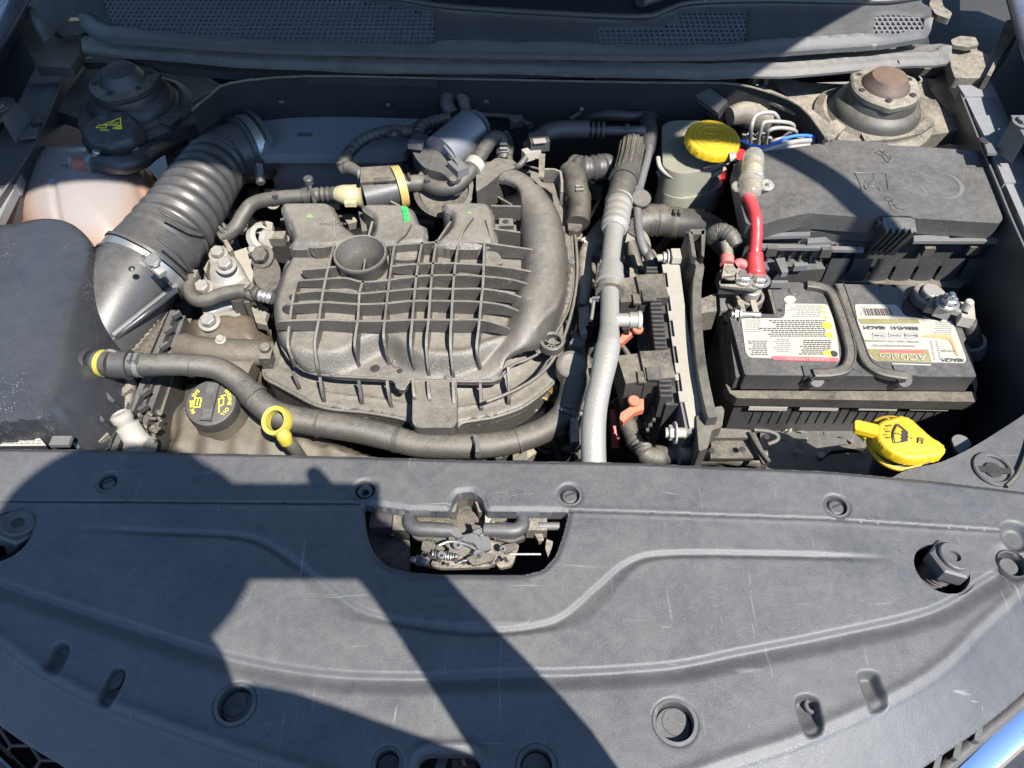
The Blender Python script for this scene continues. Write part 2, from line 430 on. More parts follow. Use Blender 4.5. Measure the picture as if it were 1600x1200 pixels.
# ------------------------------------------------------------------ radiator cover (the big plastic panel in front)
SZ = .92
def S(s, z=SZ): return PP(s, z)
crease = smooth(S('-300,780 -150,880 0,1003 55,1045 150,1095 300,1150 450,1200 620,1250 800,1268 980,1245 1150,1190 1255,1155 1400,1090 1480,1040 1540,980 1600,925 1700,820 1850,700'), 4, False)
main_area = crease + [Vector((1.5, 1.5, 0)), Vector((-1.5, 1.5, 0))]
outl = S('-250,690 0,697 400,706 700,714 1000,720 1300,733 1450,747 1600,765 1750,785 1850,800') + smooth(PP('1850,840 1700,975 1600,1078 1520,1145 1440,1200 1300,1290 1000,1372 600,1372 300,1305 105,1200 0,1130 -120,1030 -250,900', .885), 4, False)
latch_hole = rounded(S('566,786 571,830 583,862 604,884 640,893 690,896 820,896 848,889 868,868 880,835 889,799 760,797 753,776 738,766 715,768 706,780 702,797 640,796'), .003, 3)
low_hole = rounded(S('640,1260 655,1186 668,1179 735,1179 750,1190 768,1260'), .005, 3)
def circ(u, v, r, z=SZ, n=40):
    c = P(u, v, z); return [Vector((c.x + r * math.cos(2 * math.pi * k / n), c.y + r * math.sin(2 * math.pi * k / n), z)) for k in range(n)]
plugs = [(367, 1100, .0135), (1055, 1128, .0145), (605, 1192, .009), (838, 1196, .012)]
boltholes = [(4, 838, .0235), (1472, 888, .0215)]
pins = [(168, 753, .0085), (570, 766, .0095), (890, 773, .0095), (1308, 790, .0095)]
holes = [latch_hole, low_hole] + [circ(u, v, r) for u, v, r in plugs + boltholes + pins] + [circ(1583, 879, .0105)]
B = smooth(S('-250,830 -100,868 0,905 100,938 200,970 350,1018 500,1046 650,1052 790,1046 900,1045 1050,1035 1150,1015 1300,985 1450,950 1530,905 1600,862 1700,800'), 4, False)
A = smooth(S('100,820 250,826 380,833 440,858 510,908 560,945 620,965 700,978 760,981 830,975 880,958 930,915 980,875 1040,861 1200,861 1400,868'), 5, False)
seam1 = S('-250,778 0,783 560,787'); seam2 = S('889,798 1290,811 1560,829')
groundA = B + [Vector((1.5, 1.5, 0)), Vector((-1.5, 1.5, 0))]
AA = [Vector((-1.5, A[0].y, 0))] + A + [Vector((1.5, A[-1].y, 0)), Vector((1.5, 1.5, 0)), Vector((-1.5, 1.5, 0))]
def pocket(s): return rounded(S(s), .01, 4)
def shroud_z(X, Y, s):
    z = np.full(X.shape, SZ)
    ds = np.minimum(pdist(X, Y, seam1), pdist(X, Y, seam2)); z -= .0026 * (1 - np.clip(ds / .0013, 0, 1)) - .0004 * np.exp(-((ds - .003) / .002) ** 2)
    c = sdf(X, Y, main_area)
    z -= .5 * np.maximum(0, -c - .003) + .0015 * ss(-c, -.004, .006)
    z += .0012 * np.exp(-((c - .004) / .004) ** 2)
    d = -sdf(X, Y, groundA)
    z -= .0044 * ss(d, -.0015, .0042) * (1 - ss(d, .003, .0175))
    d = -sdf(X, Y, AA); pa = pdist(X, Y, A); xn = np.abs(X - .0)
    w = .006 + .010 * np.exp(-((X - P(930, 915, SZ).x) / .03) ** 2) + .010 * np.exp(-((X - P(520, 915, SZ).x) / .03) ** 2)
    fade = ss(X, P(60, 820, SZ).x, P(300, 820, SZ).x) * (1 - ss(X, P(1250, 860, SZ).x, P(1420, 860, SZ).x))
    z -= .0028 * fade * ss(d, -.0015, .0036) * (1 - ss((d - .002) / w, 0, 1)) * (pa < .05)
    # pockets at the front edge: deep at the rear end, running out to the front
    for (s_, dep, yb, rim) in (('1240,1100 1244,1086 1262,1082 1280,1090 1292,1148 1258,1158', .013, 1, .004), ('196,1044 184,1040 172,1044 144,1096 172,1112 196,1060', .013, 1, .004),
                               ('1336,1050 1352,1044 1372,1048 1396,1110 1358,1122', .010, 1, .006), ('78,1010 92,999 108,1003 112,1014 92,1066 58,1046', .010, 1, .006)):
        pk = pocket(s_); sd_ = sdf(X, Y, pk); ys = [p.y for p in pk]; fr = ss(Y, min(ys) - .004, max(ys))
        z -= dep * (.25 + .75 * fr) * ss(sd_, 0, rim)
    for (u, v, r, dep) in ((1590, 838, .012, .008), (1583, 879, .015, .003)):
        q = P(u, v, SZ); dd = np.hypot(X - q.x, Y - q.y); z -= dep * (1 - ss(dd, r * .6, r * 1.3))
    for (u, v, r) in plugs + pins:
        q = P(u, v, SZ); dd = np.hypot(X - q.x, Y - q.y); z -= .0014 * (1 - ss(dd, r + .0005, r + .0035))
    # shallow square pad, rear edge rolled down, slow waviness
    pad = rounded(S('612,905 830,905 830,975 612,975'), .006); z += .0005 * ss(sdf(X, Y, pad), 0, .0012)
    rear = [p for p in outl[:10]]; dr = pdist(X, Y, rear); z -= .004 * (1 - ss(dr, 0, .006))
    lh = sdf(X, Y, latch_hole); z -= .0022 * (1 - ss(-lh, 0, .005))
    lh = sdf(X, Y, low_hole); z += .002 * np.exp(-((-lh - .006) / .003) ** 2)
    z += .0006 * fbm(X, Y, 30, 3) + .00012 * fbm(X, Y, 220, 5)
    return z
cover = thing('radiator_cover', 'wide scuffed black plastic cover panel filling the front of the bay', 'cover panel', P(800, 950, SZ))
pn = relief('panel', outl, shroud_z, .0011, shroudM, cover, holes, skirt=.012, ang=75, snaps=[seam1, seam2] + [offset(q_, o_) for q_, o_s in ((seam1, (-.0013, .0013)), (seam2, (-.0013, .0013))) for o_ in o_s])
pn.data.materials.append(lipM); cc_ = np.empty(len(pn.data.polygons) * 3); pn.data.polygons.foreach_get('center', cc_); cc_ = cc_.reshape(-1, 3)
pn.data.polygons.foreach_set('material_index', (sdf(cc_[:, 0] + ORG[pn].x, cc_[:, 1] + ORG[pn].y, main_area) < -.0015).astype(np.int32))
for (u, v, r) in plugs:
    q = P(u, v, SZ)
    lathe('plug', q + Vector((0, 0, -.016)), (0, 0, 1), [(0, .007), (r * .82, .007), (r * .86, .005), (r * .9, .0045), (r * .93, .0165), (r + .0016, .0162), (r + .0022, .0148), (r + .0022, 0)], shroudM, cover, 40)
for i, (u, v, r) in enumerate(pins):
    q = P(u, v, SZ)
    pr = [(0, .005), (r * .55, .0052), (r * .68, .0042), (r * .72, .001), (r * .86, .001), (r * .92, .0068), (r + .0012, .0065), (r + .0016, 0)]
    if i == 1: pr = [(0, -.004), (r * .3, -.004), (r * .34, .004), (r * .66, .0052), (r * .72, .001), (r * .86, .001), (r * .92, .0068), (r + .0012, .0065), (r + .0016, 0)]
    lathe('push_pin', q + Vector((0, 0, -.0075)), (0, 0, 1), pr, shroudM, cover, 36)
q = P(1583, 879, SZ)
lathe('push_pin', q + Vector((0, 0, -.013)), (0, 0, 1), [(0, .006), (.007, .006), (.0078, .005), (.0085, .0015), (.0095, .0015), (.0115, .0125), (.0125, .011), (.0125, 0)], shroudM, cover, 36)
for u, v in ((1268, 1104), (180, 1062)):
    q = P(u, v, SZ - .0105)
    if u > 500: ring('clip', q, .006, .0028, .003, shroudM, cover)
    else: disc('clip', q, .0085, .004, shroudM, cover)
# tall hex headed stop bolts standing in the two big holes
def stop_bolt(u, v, lab):
    q = P(u, v, SZ); ax = Vector((.16 if u > 500 else .3, .12, 1)).normalized(); b = q + Vector((0, 0, -.045))
    t = thing('bumper_stop', lab, 'rubber stop', b, 'hood bump stops in the cover panel')
    lathe('thread', b, ax, [(0, 0)] + [(.0125 + (.0012 if k % 2 else 0), .0016 * k) for k in range(1, 24)] + [(0, .038)], rubcM, t, 28)
    lathe('hex_head', b + ax * .036, ax, [(0, 0), (.0185, 0), (.0185, .011), (.0165, .0125), (0, .0125)], shroudM, t, 6, ph=.3)
    lathe('cap', b + ax * .0485, ax, [(.0045, -.006), (.005, .003), (.0118, .004), (.0128, .003), (.0128, 0)], shroudM, t, 28)
    lathe('well', q + Vector((0, 0, -.10)), (0, 0, 1), [(0, 0), (.024, 0), (.0245, .098)], darkM, t, 28)
stop_bolt(1476, 884, 'black hex headed rubber stop in the hole at the right of the cover panel')
stop_bolt(0, 830, 'black hex headed rubber stop cut off by the left edge of the photo')
# ------------------------------------------------------------------ hood latch in the central opening
lt = thing('hood_latch', 'greasy metal hood latch with two black arms in the opening of the cover panel', 'latch', P(750, 850, .88))
prism('back_plate', '652,800 700,806 716,800 760,800 790,806 818,800 822,842 800,850 806,878 770,884 690,882 664,886 655,872 668,850 650,838', .888, .004, dirtM, lt, .001, r=.004)
prism('front_plate', '672,884 680,868 700,860 716,842 760,845 790,852 812,850 800,884 780,888 774,878 764,886 690,888', .896, .004, tanM, lt, .001, r=.003)
prism('pawl', '690,846 716,838 735,850 760,842 768,862 745,870 733,864 716,876 696,868 704,858', .902, .004, aluD, lt, .001, r=.003)
prism('catch', '716,838 740,832 765,838 768,858 748,862 742,848 724,846', .908, .0035, plateM, lt, .001, r=.004)
prism('release_lever', '756,866 770,858 772,876 752,880', .909, .003, tanM, lt, .0008, r=.002)
tube('latch_arm', '640,806,.905 641,818,.907 652,826,.908 680,828,.908 708,829,.908', [.0055, .0068, .0065, .0065, .006], blackM, lt, n=14, flat=1.0)
tube('latch_arm', '816,806,.905 815,822,.907 802,829,.908 780,829,.908 756,828,.908', [.0055, .0068, .0065, .0065, .006], blackM, lt, n=14)
prism('arm_tip', '704,822 716,825 724,838 714,840 704,834', .912, .008, plateM, lt, .001)
prism('arm_tip', '756,824 742,828 738,832 752,836', .910, .006, plateM, lt, .001)
prism('arm_flange', '640,832 690,834 718,846 700,850 670,846 648,842', .9, .003, blackM, lt, .001, r=.003)
prism('arm_flange', '756,832 812,828 822,840 800,848 770,842', .9, .003, blackM, lt, .001, r=.003)
tube('release_rod', '796,866,.897 845,866,.896', .0011, steelM, lt, n=8, sub=1)
tube('release_rod', '768,818,.9 808,818,.9', .0011, steelM, lt, n=8, sub=1)
box('cable_bracket', P(838, 823, .9), (.018, .014, .014), tanM, lt); tube('cable_end', '842,822,.905 874,822,.905', .0035, plateM, lt, n=12, sub=1)
prism('cable_hook', '838,826 846,828 850,844 842,846 836,836', .9, .006, tanM, lt, .001)
prism('finger_tab', '854,842 864,846 862,858 857,873 852,856', .905, .002, tanM, lt, .0005)
box('switch_plug', P(607, 817, .895), (.03, .016, .014), rubcM, lt); box('switch_body', P(628, 818, .897), (.013, .022, .018), dirtM, lt)
tube('plug_lock', '588,812,.9 587,822,.9', .002, red2M, lt, n=8, sub=1)
prism('hook', '758,801 764,802 775,820 758,822', .905, .004, whiteM, lt, .001, r=.001)
for u, v in ((664, 880), (700, 872), (706, 838), (762, 860), (740, 867), (646, 876)): disc('rivet', P(u, v, .9), .0028, .004, steelM, lt, n=14)
text('lettering', 'FRONT', 700, 886, .8985, .004, greyInk, lt)
# ledge seen at the left of the opening, crossmember behind it
sup = thing('radiator_support', 'dusty body coloured crossmember glimpsed inside the latch opening', 'crossmember', P(760, 850, .84))
prism('shelf', '560,820 640,845 641,905 560,905', .875, .01, dirtM, sup)
prism('beam', '480,775 1000,775 1000,806 480,806', .885, .03, dirtM, sup, .004)
prism('lower_beam', '480,800 1000,800 1000,960 480,960', .80, .03, darkM, sup, .004)
prism('notch_wall', smooth(PP('703,800 703,775 712,768 738,766 752,776 756,800', .902), 3, False) + PP('748,800 742,782 730,776 716,780 711,800', .902), .902, .02, tanM, sup, .001)
prism('bumper_beam', '-200,1150 1800,1150 1800,1500 -200,1500', .78, .05, darkM, sup, .01)
lk = thing('lower_bracket', 'black striped metal bracket showing in the small opening at the bottom edge', 'bracket', P(700, 1195, .89))
prism('strut', '686,1182 700,1182 688,1230 668,1230', .895, .006, plateM, lk); prism('plate', '706,1186 738,1186 744,1198 706,1198', .892, .004, aluD, lk)
prism('plate', '706,1203 752,1203 756,1230 704,1230', .892, .004, aluD, lk); prism('post', '720,1183 726,1183 728,1194 722,1194', .9, .004, aluM, lk)
# ------------------------------------------------------------------ chrome bar, honeycomb grille, bumper
ch = thing('front_grille', 'honeycomb grille edged by a long bright chrome bar at the nose of the car', 'grille', P(800, 1400, .84))
chp = PP('-160,1040 -20,1190 130,1310 450,1440 800,1480 1150,1440 1400,1296 1490,1215 1552,1160 1632,1088 1800,915', .862)
tube('chrome_bar', chp, .0165, chromeM, ch, n=24, sub=8, flat=.8)
tube('bar_trim', PP('1380,1300 1460,1215 1530,1150 1600,1092 1700,1000', .872), [.005, .006, .005], rubcM, ch, n=10)
bm = bmesh.new()
def hexgrid(bm, u0, v0, du, dv, nu, nv, z, tilt, r, clip):
    for i in range(nu):
        for j in range(nv):
            cx = u0 + i * du * .75 * 2 / 2; cy = v0 + (j + (i % 2) * .5) * dv
            pts = [P(cx + du * .5 * math.cos(a), cy + dv * .577 * math.sin(a), z) for a in [k * math.pi / 3 for k in range(3)] + [math.pi]]
            pts = [p for p in pts]
            if clip(cx, cy):
                for a_, b_ in zip(pts, pts[1:]): addtube(bm, [a_, b_], r, 8)
hexgrid(bm, -60, 1050, 62, 46, 9, 9, .868, 0, .0014, lambda x, y: y > 1104 + x * .72 and y < 1175 + x * .75 + 20)
finish('honeycomb', bm, brownM, ch)
for i in range(7):
    a = P(1330 + i * 32, 1275 - i * 26, .87); box('fin', a, (.004, .05, .03), blackM, ch, ax=(1, -.6, 0))
fas = thing('bumper', 'dark painted bumper skin below the chrome bar', 'bumper', P(800, 1500, .6))
bm = bmesh.new(); prof = [(0, .0, .845), (0, -.03, .80), (0, -.07, .70), (0, -.08, .5), (0, -.04, .3)]
base = smooth(PP('-500,760 -260,1000 -40,1215 120,1335 450,1465 800,1510 1150,1465 1410,1330 1520,1235 1640,1125 1850,940 2050,760', .85), 4, False)
rows = []
cx = sum(p.x for p in base) / len(base)
for (_, o, z) in prof:
    rows.append([bm.verts.new((p.x * (1 - o * .8), p.y + o * (1.2), z)) for p in base])
for a, b in zip(rows, rows[1:]):
    for k in range(len(a) - 1): bm.faces.new((a[k], b[k], b[k + 1], a[k + 1]))
r = bmesh.ops.solidify(bm, geom=bm.faces[:], thickness=.004)
finish('skin', bm, paintM, fas)
# ------------------------------------------------------------------ walls of the bay
bay = thing('engine_bay_shell', 'dark pressed steel inner walls and floor round the engine', 'car body', Vector((0, .6, .4)))
def wall(name, s, z, h, t, m, par=bay): return strip(name, s, z, h, t, m, par, sub=4, bevel=0)
w0 = bmesh.new(); addbox(w0, (0, .72, .45), (1.7, 1.3, .02)); finish('bay_floor', w0, darkM, bay)
strip('front_wall', PP('-250,715 0,715 700,730 1300,745 1700,775', .90), .9, .4, .004, darkM, bay, 2)
strip('firewall', smooth(PP('300,172 330,148 360,130 480,119 700,123 1000,129 1130,130 1190,141 1250,166 1290,215', .945), 3, False), .945, .5, .004, felt, bay, 2)
tube('firewall_edge', smooth(PP('300,172 330,148 360,130 480,119 700,123 1000,129 1130,130 1190,141 1250,166 1290,215', .947), 3, False), .0016, tanM, bay, n=8, sub=1)
prism('gutter', '130,98 1480,108 1480,100 1500,70 100,50', .93, .01, dirtM, bay)
prism('heat_shield_arm', '1128,128 1190,134 1262,165 1312,206 1300,222 1282,214 1246,178 1185,150 1130,140', .935, .004, tanM, bay, .001, r=.003)
strip('left_wall', PP('118,84 104,108 78,172 48,235 6,298 -60,400 -160,560 -260,720', .905), .905, .5, .003, blackM, bay, 5)
strip('right_wall', PP('1478,92 1491,122 1521,198 1539,242 1560,292 1580,341 1612,412 1700,600 1790,780', .94), .94, .5, .003, blackM, bay, 5)
tube('wall_lip', PP('118,84 104,108 78,172 48,235 6,298 -60,400', .906), .0014, plateM, bay, n=8)
tube('wall_lip', PP('1478,92 1491,122 1521,198 1539,242 1560,292 1580,341 1612,412', .941), .0014, plateM, bay, n=8)
strip('liner', smooth(PP('1395,230 1480,250 1560,330 1620,430 1640,520 1620,620 1560,690 1480,735', .86), 3, False), .86, .4, .004, darkM, bay, 2)
for u, v, ru, rv, z in ((1598, 462, 8, 14, .845), (1574, 545, 9, 13, .80), (1562, 405, 6, 8, .86)):
    q = P(u, v, z); lathe('liner_hole', q, (-.9, -.3, .5), [(.010, 0), (.014, .002), (.016, 0)], darkM, bay, 20)
br = thing('corner_bracket', 'grey dusty corner bracket with a slotted round hole beside the washer cap', 'bracket', P(1550, 720, .9))
prism('plate', smooth(PP('1384,752 1420,733 1470,722 1519,699 1563,672 1610,640 1680,580', .905), 3, False) + PP('1760,700 1760,800 1384,765', .905), .905, .02, shroudM, br, .001)
ring('hole_rim', P(1552, 733, .906), .018, .0135, .002, shroudM, br); disc('hole', P(1552, 734, .9065), .008, .001, darkM, br); box('slot', P(1552, 734, .9073), (.03, .006, .0008), darkM, br, ax=(1, -.1, 0), bevel=0)
prism('tab', '1486,684 1496,678 1510,682 1520,694 1500,710 1492,700', .885, .003, plateM, br, .001, r=.004)
tube('edge', PP('1572,760 1590,740 1606,700 1618,650', .908), .002, rubM, br, n=8)
for s_ in ('-500,-200 124,-200 124,60 60,200 -60,430 -300,700', '1470,-200 2100,-200 1900,700 1700,560 1560,240 1484,80'): prism('fender_well', s_, .84, .3, darkM, bay, 0)
# ------------------------------------------------------------------ fender ledges, hinge brackets
railM = mat('rail_steel', (.2, .205, .22), .42, .4, (.27, .26, .24), metal=.2, bump=.3, scr=.25)
def ledge(name, pts, mirror, lab):
    lz = .900 if mirror else .945
    t = thing(name, lab, 'fender rail', P(*pts[0], .94))
    k = len(pts) // 2; L, R = pts[:k], pts[k:]
    for i in range(k - 1):
        q = [P(*c_, lz - .003 * (i % 2)) for c_ in (L[i], R[i], R[i + 1], L[i + 1])]
        bm = bmesh.new(); addprism(bm, q, lz - .015); finish('rail_panel', bm, railM, t, .0012)
    return t
rl = ledge('fender_rail', [(1490, 122), (1508, 150), (1522, 180), (1540, 215), (1552, 242), (1570, 285), (1590, 330), (1620, 400), (1545, 122), (1560, 150), (1573, 180), (1590, 215), (1598, 242), (1612, 285), (1640, 330), (1680, 400)], 0, 'ribbed silver rail along the right side of the bay')
ll = ledge('fender_rail', [(56, 104), (44, 128), (34, 150), (12, 190), (-20, 240), (-45, 290), (-90, 360), (-150, 450), (112, 106), (100, 128), (88, 152), (70, 190), (46, 240), (25, 290), (-10, 360), (-60, 450)], 1, 'blue grey rail in the shade along the left side of the bay')
for t, s1, s2, s3, hole, bc in ((ll, '-40,150 20,152 22,158 -2,190 -60,190', '20,156 2,186 30,212 50,185', '30,212 66,176 56,213 30,216', (56, 195), (0, 168)),
                            (rl, '1580,180 1640,180 1660,222 1606,222 1586,190', '1584,182 1556,228 1566,236 1606,214', '1536,216 1562,200 1570,232 1560,240 1544,240', (1538, 219), (1598, 192))):
    z = .93 if t is ll else .975; b = thing('rail_bracket', 'bent grey metal bracket bolted on the ' + ('left' if t is ll else 'right') + ' fender rail', 'bracket', P(bc[0], bc[1], .95), 'brackets on the fender rails')
    prism('top_leaf', s1, z + .015, .003, plateM, b); 
    qa = [P(*map(float, w_.split(',')), z + .015 if i in ((0, 1) if t is ll else (0, 3)) else z - .015) for i, w_ in enumerate(s2.split())]
    bm = bmesh.new(); addprism(bm, qa, z - .02); finish('slope', bm, plateM, b, .001)
    prism('foot', s3, z - .015, .003, plateM, b); hexbolt('bolt', P(bc[0], bc[1], z + .017), .008, .006, plateM, b)
    disc('slot', P(hole[0], hole[1], z - .0135), .006, .0006, darkM, b)
for s, lab, c in (('25,32 30,12 44,12 56,20 68,42 78,64 84,72 82,52 92,46 104,34 122,32 124,84 110,106 56,103 46,82 34,60', 'dusty dark hinge bracket at the upper left corner', (80, 90)),
               ('1482,76 1500,58 1515,58 1528,70 1526,78 1546,86 1556,68 1572,32 1590,28 1594,48 1578,80 1545,122 1492,122 1486,104', 'dusty sunlit hinge bracket at the upper right corner', (1520, 90))):
    b = thing('hinge_bracket', lab, 'hinge bracket', P(c[0], c[1], .95), 'hood hinge brackets')
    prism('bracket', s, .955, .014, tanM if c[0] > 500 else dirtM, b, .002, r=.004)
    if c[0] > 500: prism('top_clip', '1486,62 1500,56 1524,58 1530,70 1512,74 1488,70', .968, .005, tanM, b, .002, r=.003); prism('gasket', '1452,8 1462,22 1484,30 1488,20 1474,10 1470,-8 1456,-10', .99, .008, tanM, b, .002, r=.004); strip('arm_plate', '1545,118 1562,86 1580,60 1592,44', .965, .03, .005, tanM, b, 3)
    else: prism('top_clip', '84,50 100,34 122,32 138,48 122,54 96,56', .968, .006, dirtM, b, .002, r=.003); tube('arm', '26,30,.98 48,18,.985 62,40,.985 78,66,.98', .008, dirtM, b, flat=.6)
for s, lab in (('-620,1060 -460,800 -300,500 -170,290 -80,150 -10,60 38,-20 90,-100', 'dark blue fender edge at the top left corner'), ('1560,-100 1588,-20 1606,40 1640,140 1700,260 1800,440 1930,680 2080,960 2200,1160', 'dark blue fender edge at the top right corner')):
    f = thing('fender', lab, 'fender', P(*map(float, s.split()[3 if s[0] == '-' else 1].split(',')), .95), 'front fenders')
    tube('rolled_edge', PP(s, .995), .018, paintM, f, flat=.5)
    pts = PP(s, .992); sgn = -1 if pts[0].x < 0 else 1
    bm = bmesh.new(); a = [bm.verts.new(p) for p in pts]; b = [bm.verts.new(p + Vector((sgn * .12, 0, -.02))) for p in pts]; c = [bm.verts.new(p + Vector((sgn * .16, 0, -.5))) for p in pts]
    for i in range(len(a) - 1): bm.faces.new((a[i], a[i + 1], b[i + 1], b[i])); bm.faces.new((b[i], b[i + 1], c[i + 1], c[i]))
    bmesh.ops.solidify(bm, geom=bm.faces[:], thickness=.002); finish('panel', bm, paintM, f)
# ------------------------------------------------------------------ cowl with mesh vents, ledge below it, windshield foot
CZ = .995
meshM = mat('vent_mesh_plastic', (.13, .135, .15), .5, .5, (.2, .19, .18), bump=.1)
cw = thing('cowl', 'black plastic cowl with square mesh vents below the windshield', 'cowl', P(800, 40, CZ - .02))
cout = PP('116,-120 118,10 124,34 140,46 165,54 400,70 690,77 960,81 1130,80 1260,72 1380,64 1450,52 1458,40 1455,12 1440,4 1460,-120', CZ)
vents = [('162,10 158,-14 390,-8 540,-4 679,18 679,69 400,62 250,50 186,40 172,34', 0), ('935,40 1039,41 1040,34 1060,33 1062,17 1167,17 1165,67 1060,72 935,70', 0), ('1369,22 1391,20 1444,24 1444,44 1400,52 1364,54', 0)]
vpoly = [rounded(PP(s, CZ), .003, 2) for s, _ in vents]
frontl = cout[2:13]
def cowl_z(X, Y, s):
    d = pdist(X, Y, frontl); z = np.full(X.shape, CZ)
    z -= .006 * (1 - ss(d, .0, .012)) - .004 * np.exp(-((d - .016) / .004) ** 2)
    for k in range(3):
        v = sdf(X, Y, vpoly[k]); z -= .002 * ss(v, -.006, 0)
    dd = pdist(X, Y, PP('684,60 920,66', CZ)); z -= .002 * np.exp(-(dd / .004) ** 2)
    return z + .0008 * fbm(X, Y, 14, 2)
relief('panel', cout, cowl_z, .003, shroudM, cw, vpoly, skirt=.006)
for k, vp in enumerate(vpoly):
    bm = bmesh.new(); xs = [p.x for p in vp]; ys = [p.y for p in vp]; gx_, gy_ = .0071, .0112
    def run(vert):
        lo, hi = (min(xs), max(xs)) if vert else (min(ys), max(ys)); g = gx_ if vert else gy_; c = lo + g / 2
        while c < hi:
            step = .002; a0, a1 = (min(ys), max(ys)) if vert else (min(xs), max(xs)); t = np.arange(a0, a1, step)
            ins = (sdf(np.full(t.shape, c), t, vp) if vert else sdf(t, np.full(t.shape, c), vp)) > -.001
            i = 0
            while i < len(t):
                if ins[i]:
                    j = i
                    while j + 1 < len(t) and ins[j + 1]: j += 1
                    if j - i > 2:
                        m_ = (t[i] + t[j]) / 2; l_ = t[j] - t[i] + step
                        if vert: addbox(bm, (c, m_, CZ - .0045), (.0021, l_, .004))
                        else: addbox(bm, (m_, c, CZ - .0048), (l_, .0024, .004))
                    i = j + 1
                else: i += 1
            c += g
    run(True); run(False)
    finish('vent_mesh', bm, meshM, cw)
    pz = [Vector((p.x, p.y, CZ - .05)) for p in vp]; bm = bmesh.new(); addprism(bm, pz, CZ - .06); finish('vent_well', bm, darkM, cw)
ws = thing('windshield', 'dark lower edge of the windshield above the cowl', 'windshield', P(800, -10, 1.0))
bl = smooth(PP('-200,-60 100,-60 300,-30 480,-14 620,-2 700,10 850,20 1000,26 1040,16 1080,4 1200,0 1350,2 1440,-6 1700,-60', 1.0), 4, False)
bm = bmesh.new(); a = [bm.verts.new(p + Vector((0, 0, .002))) for p in bl]; b = [bm.verts.new(p + Vector((0, .75, .42))) for p in bl]
for i in range(len(a) - 1): bm.faces.new((a[i], a[i + 1], b[i + 1], b[i]))
bmesh.ops.solidify(bm, geom=bm.faces[:], thickness=.005); finish('glass', bm, glassM, ws)
tube('seal', bl, .004, rubcM, ws, n=10, sub=1)
wp = thing('wiper_pivot', 'round black wiper pivot at the top edge of the cowl', 'wiper', P(1004, 8, 1.0)); disc('cap', P(1003, 6, 1.0), .019, .012, rubcM, wp); disc('nut', P(1003, 6, 1.012), .009, .006, rubcM, wp); tube('arm', PP('1003,4 1090,-22 1240,-50', 1.02), .006, rubcM, wp)
ck = prism('dirt_floor', '60,-140 1500,-140 1500,112 1200,122 300,122 110,90', .89, .01, darkM, bay)
lg = thing('cowl_ledge', 'long dusty metal ledge running below the cowl', 'ledge', P(800, 95, .96))
lo = smooth(PP('130,54 250,68 400,79 700,86 1000,90 1240,84 1380,76 1470,66', .97), 4, False); lf = smooth(PP('1484,70 1483,92 1400,98 1225,112 1000,113 840,107 700,106 560,104 400,97 250,86 126,74', .968), 3, False)
lout = lo + lf
def ledge_z(X, Y, s):
    fr = pdist(X, Y, lf[2:]); z = .968 - .006 * (1 - ss(fr, 0, .010)) + .0035 * np.exp(-((fr - .017) / .0035) ** 2)
    return z + .0012 * fbm(X, Y, 40, 8)
relief('ledge', lout, ledge_z, .0028, ledgeM, lg, skirt=.003)
for u, v in ((180, 66), (1003, 92), (1216, 91), (1413, 77)): lathe('push_pin', P(u, v, .966), (0, 0, 1), [(0, .0035), (.008, .003), (.0105, .001), (.0105, -.003)], dirtM, lg, 24)
lathe('hole', P(780, 88, .9675), (0, 0, 1), [(0, .0006), (.007, .0008), (.008, 0)], darkM, lg, 20)
for u in (1178, 1196): box('post', P(u, 118, .945), (.006, .02, .04), dirtM, lg)
# ------------------------------------------------------------------ strut towers
def tower(u, v, plate, lab, mm, capm, k_):
    z_ = .915 if u > 500 else .892; b = P(u, v, z_ - .005); t = thing('strut_tower', lab, 'strut tower', b, 'strut towers at the rear corners')
    prism('plate', plate, z_, .02, mm, t, .002, r=.008)
    ax = Vector((0, -.04, 1)); sc = lambda pr: [(r * k_, h) for r, h in pr]
    lathe('dome', b, ax, sc([(.092, -.005), (.09, .008), (.078, .014), (.072, .012), (.066, .018)]), mm, t, 48)
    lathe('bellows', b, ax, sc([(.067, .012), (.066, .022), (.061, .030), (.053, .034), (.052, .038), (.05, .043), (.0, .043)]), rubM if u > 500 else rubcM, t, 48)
    lathe('top_flange', b + Vector((0, -.002, .043)), ax, sc([(0, 0), (.048, 0), (.051, .002), (.051, .008), (.048, .010), (0, .010)]), mm, t, 48, flute=lambda a, h: 1 + .10 * max(0, math.cos(3 * a + .5)) ** 6)
    lathe('strut_cap', b + Vector((0, -.001, .053)), ax, sc([(.036, -.001), (.035, .002), (.032, .005), (.0275, .011), (.0255, .0135), (.012, .015), (0, .015)]), capm, t, 40)
    for k in range(6):
        a = k * math.pi / 3 + .35; disc('bolt_hole', b + Vector((.043 * k_ * math.cos(a), .043 * k_ * math.sin(a), .0535)), .0042, .0008, darkM, t, n=14)
    return t
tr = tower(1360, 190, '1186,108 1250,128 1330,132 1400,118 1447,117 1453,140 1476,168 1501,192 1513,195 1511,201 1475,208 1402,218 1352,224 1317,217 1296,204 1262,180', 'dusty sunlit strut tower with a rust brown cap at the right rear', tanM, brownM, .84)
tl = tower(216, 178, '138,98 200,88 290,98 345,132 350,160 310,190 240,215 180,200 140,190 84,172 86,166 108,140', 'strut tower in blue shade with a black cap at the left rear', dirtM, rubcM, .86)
prism('side_clip', '243,180 262,172 282,182 266,196 250,192', .902, .01, dirtM, tl); prism('side_clip', '1296,190 1308,186 1322,198 1312,208 1300,204', .925, .01, tanM, tr)
prism('step', '1345,206 1360,200 1400,202 1432,196 1455,178 1462,190 1440,208 1400,217 1352,221', .925, .012, tanM, tr, .002, r=.004)
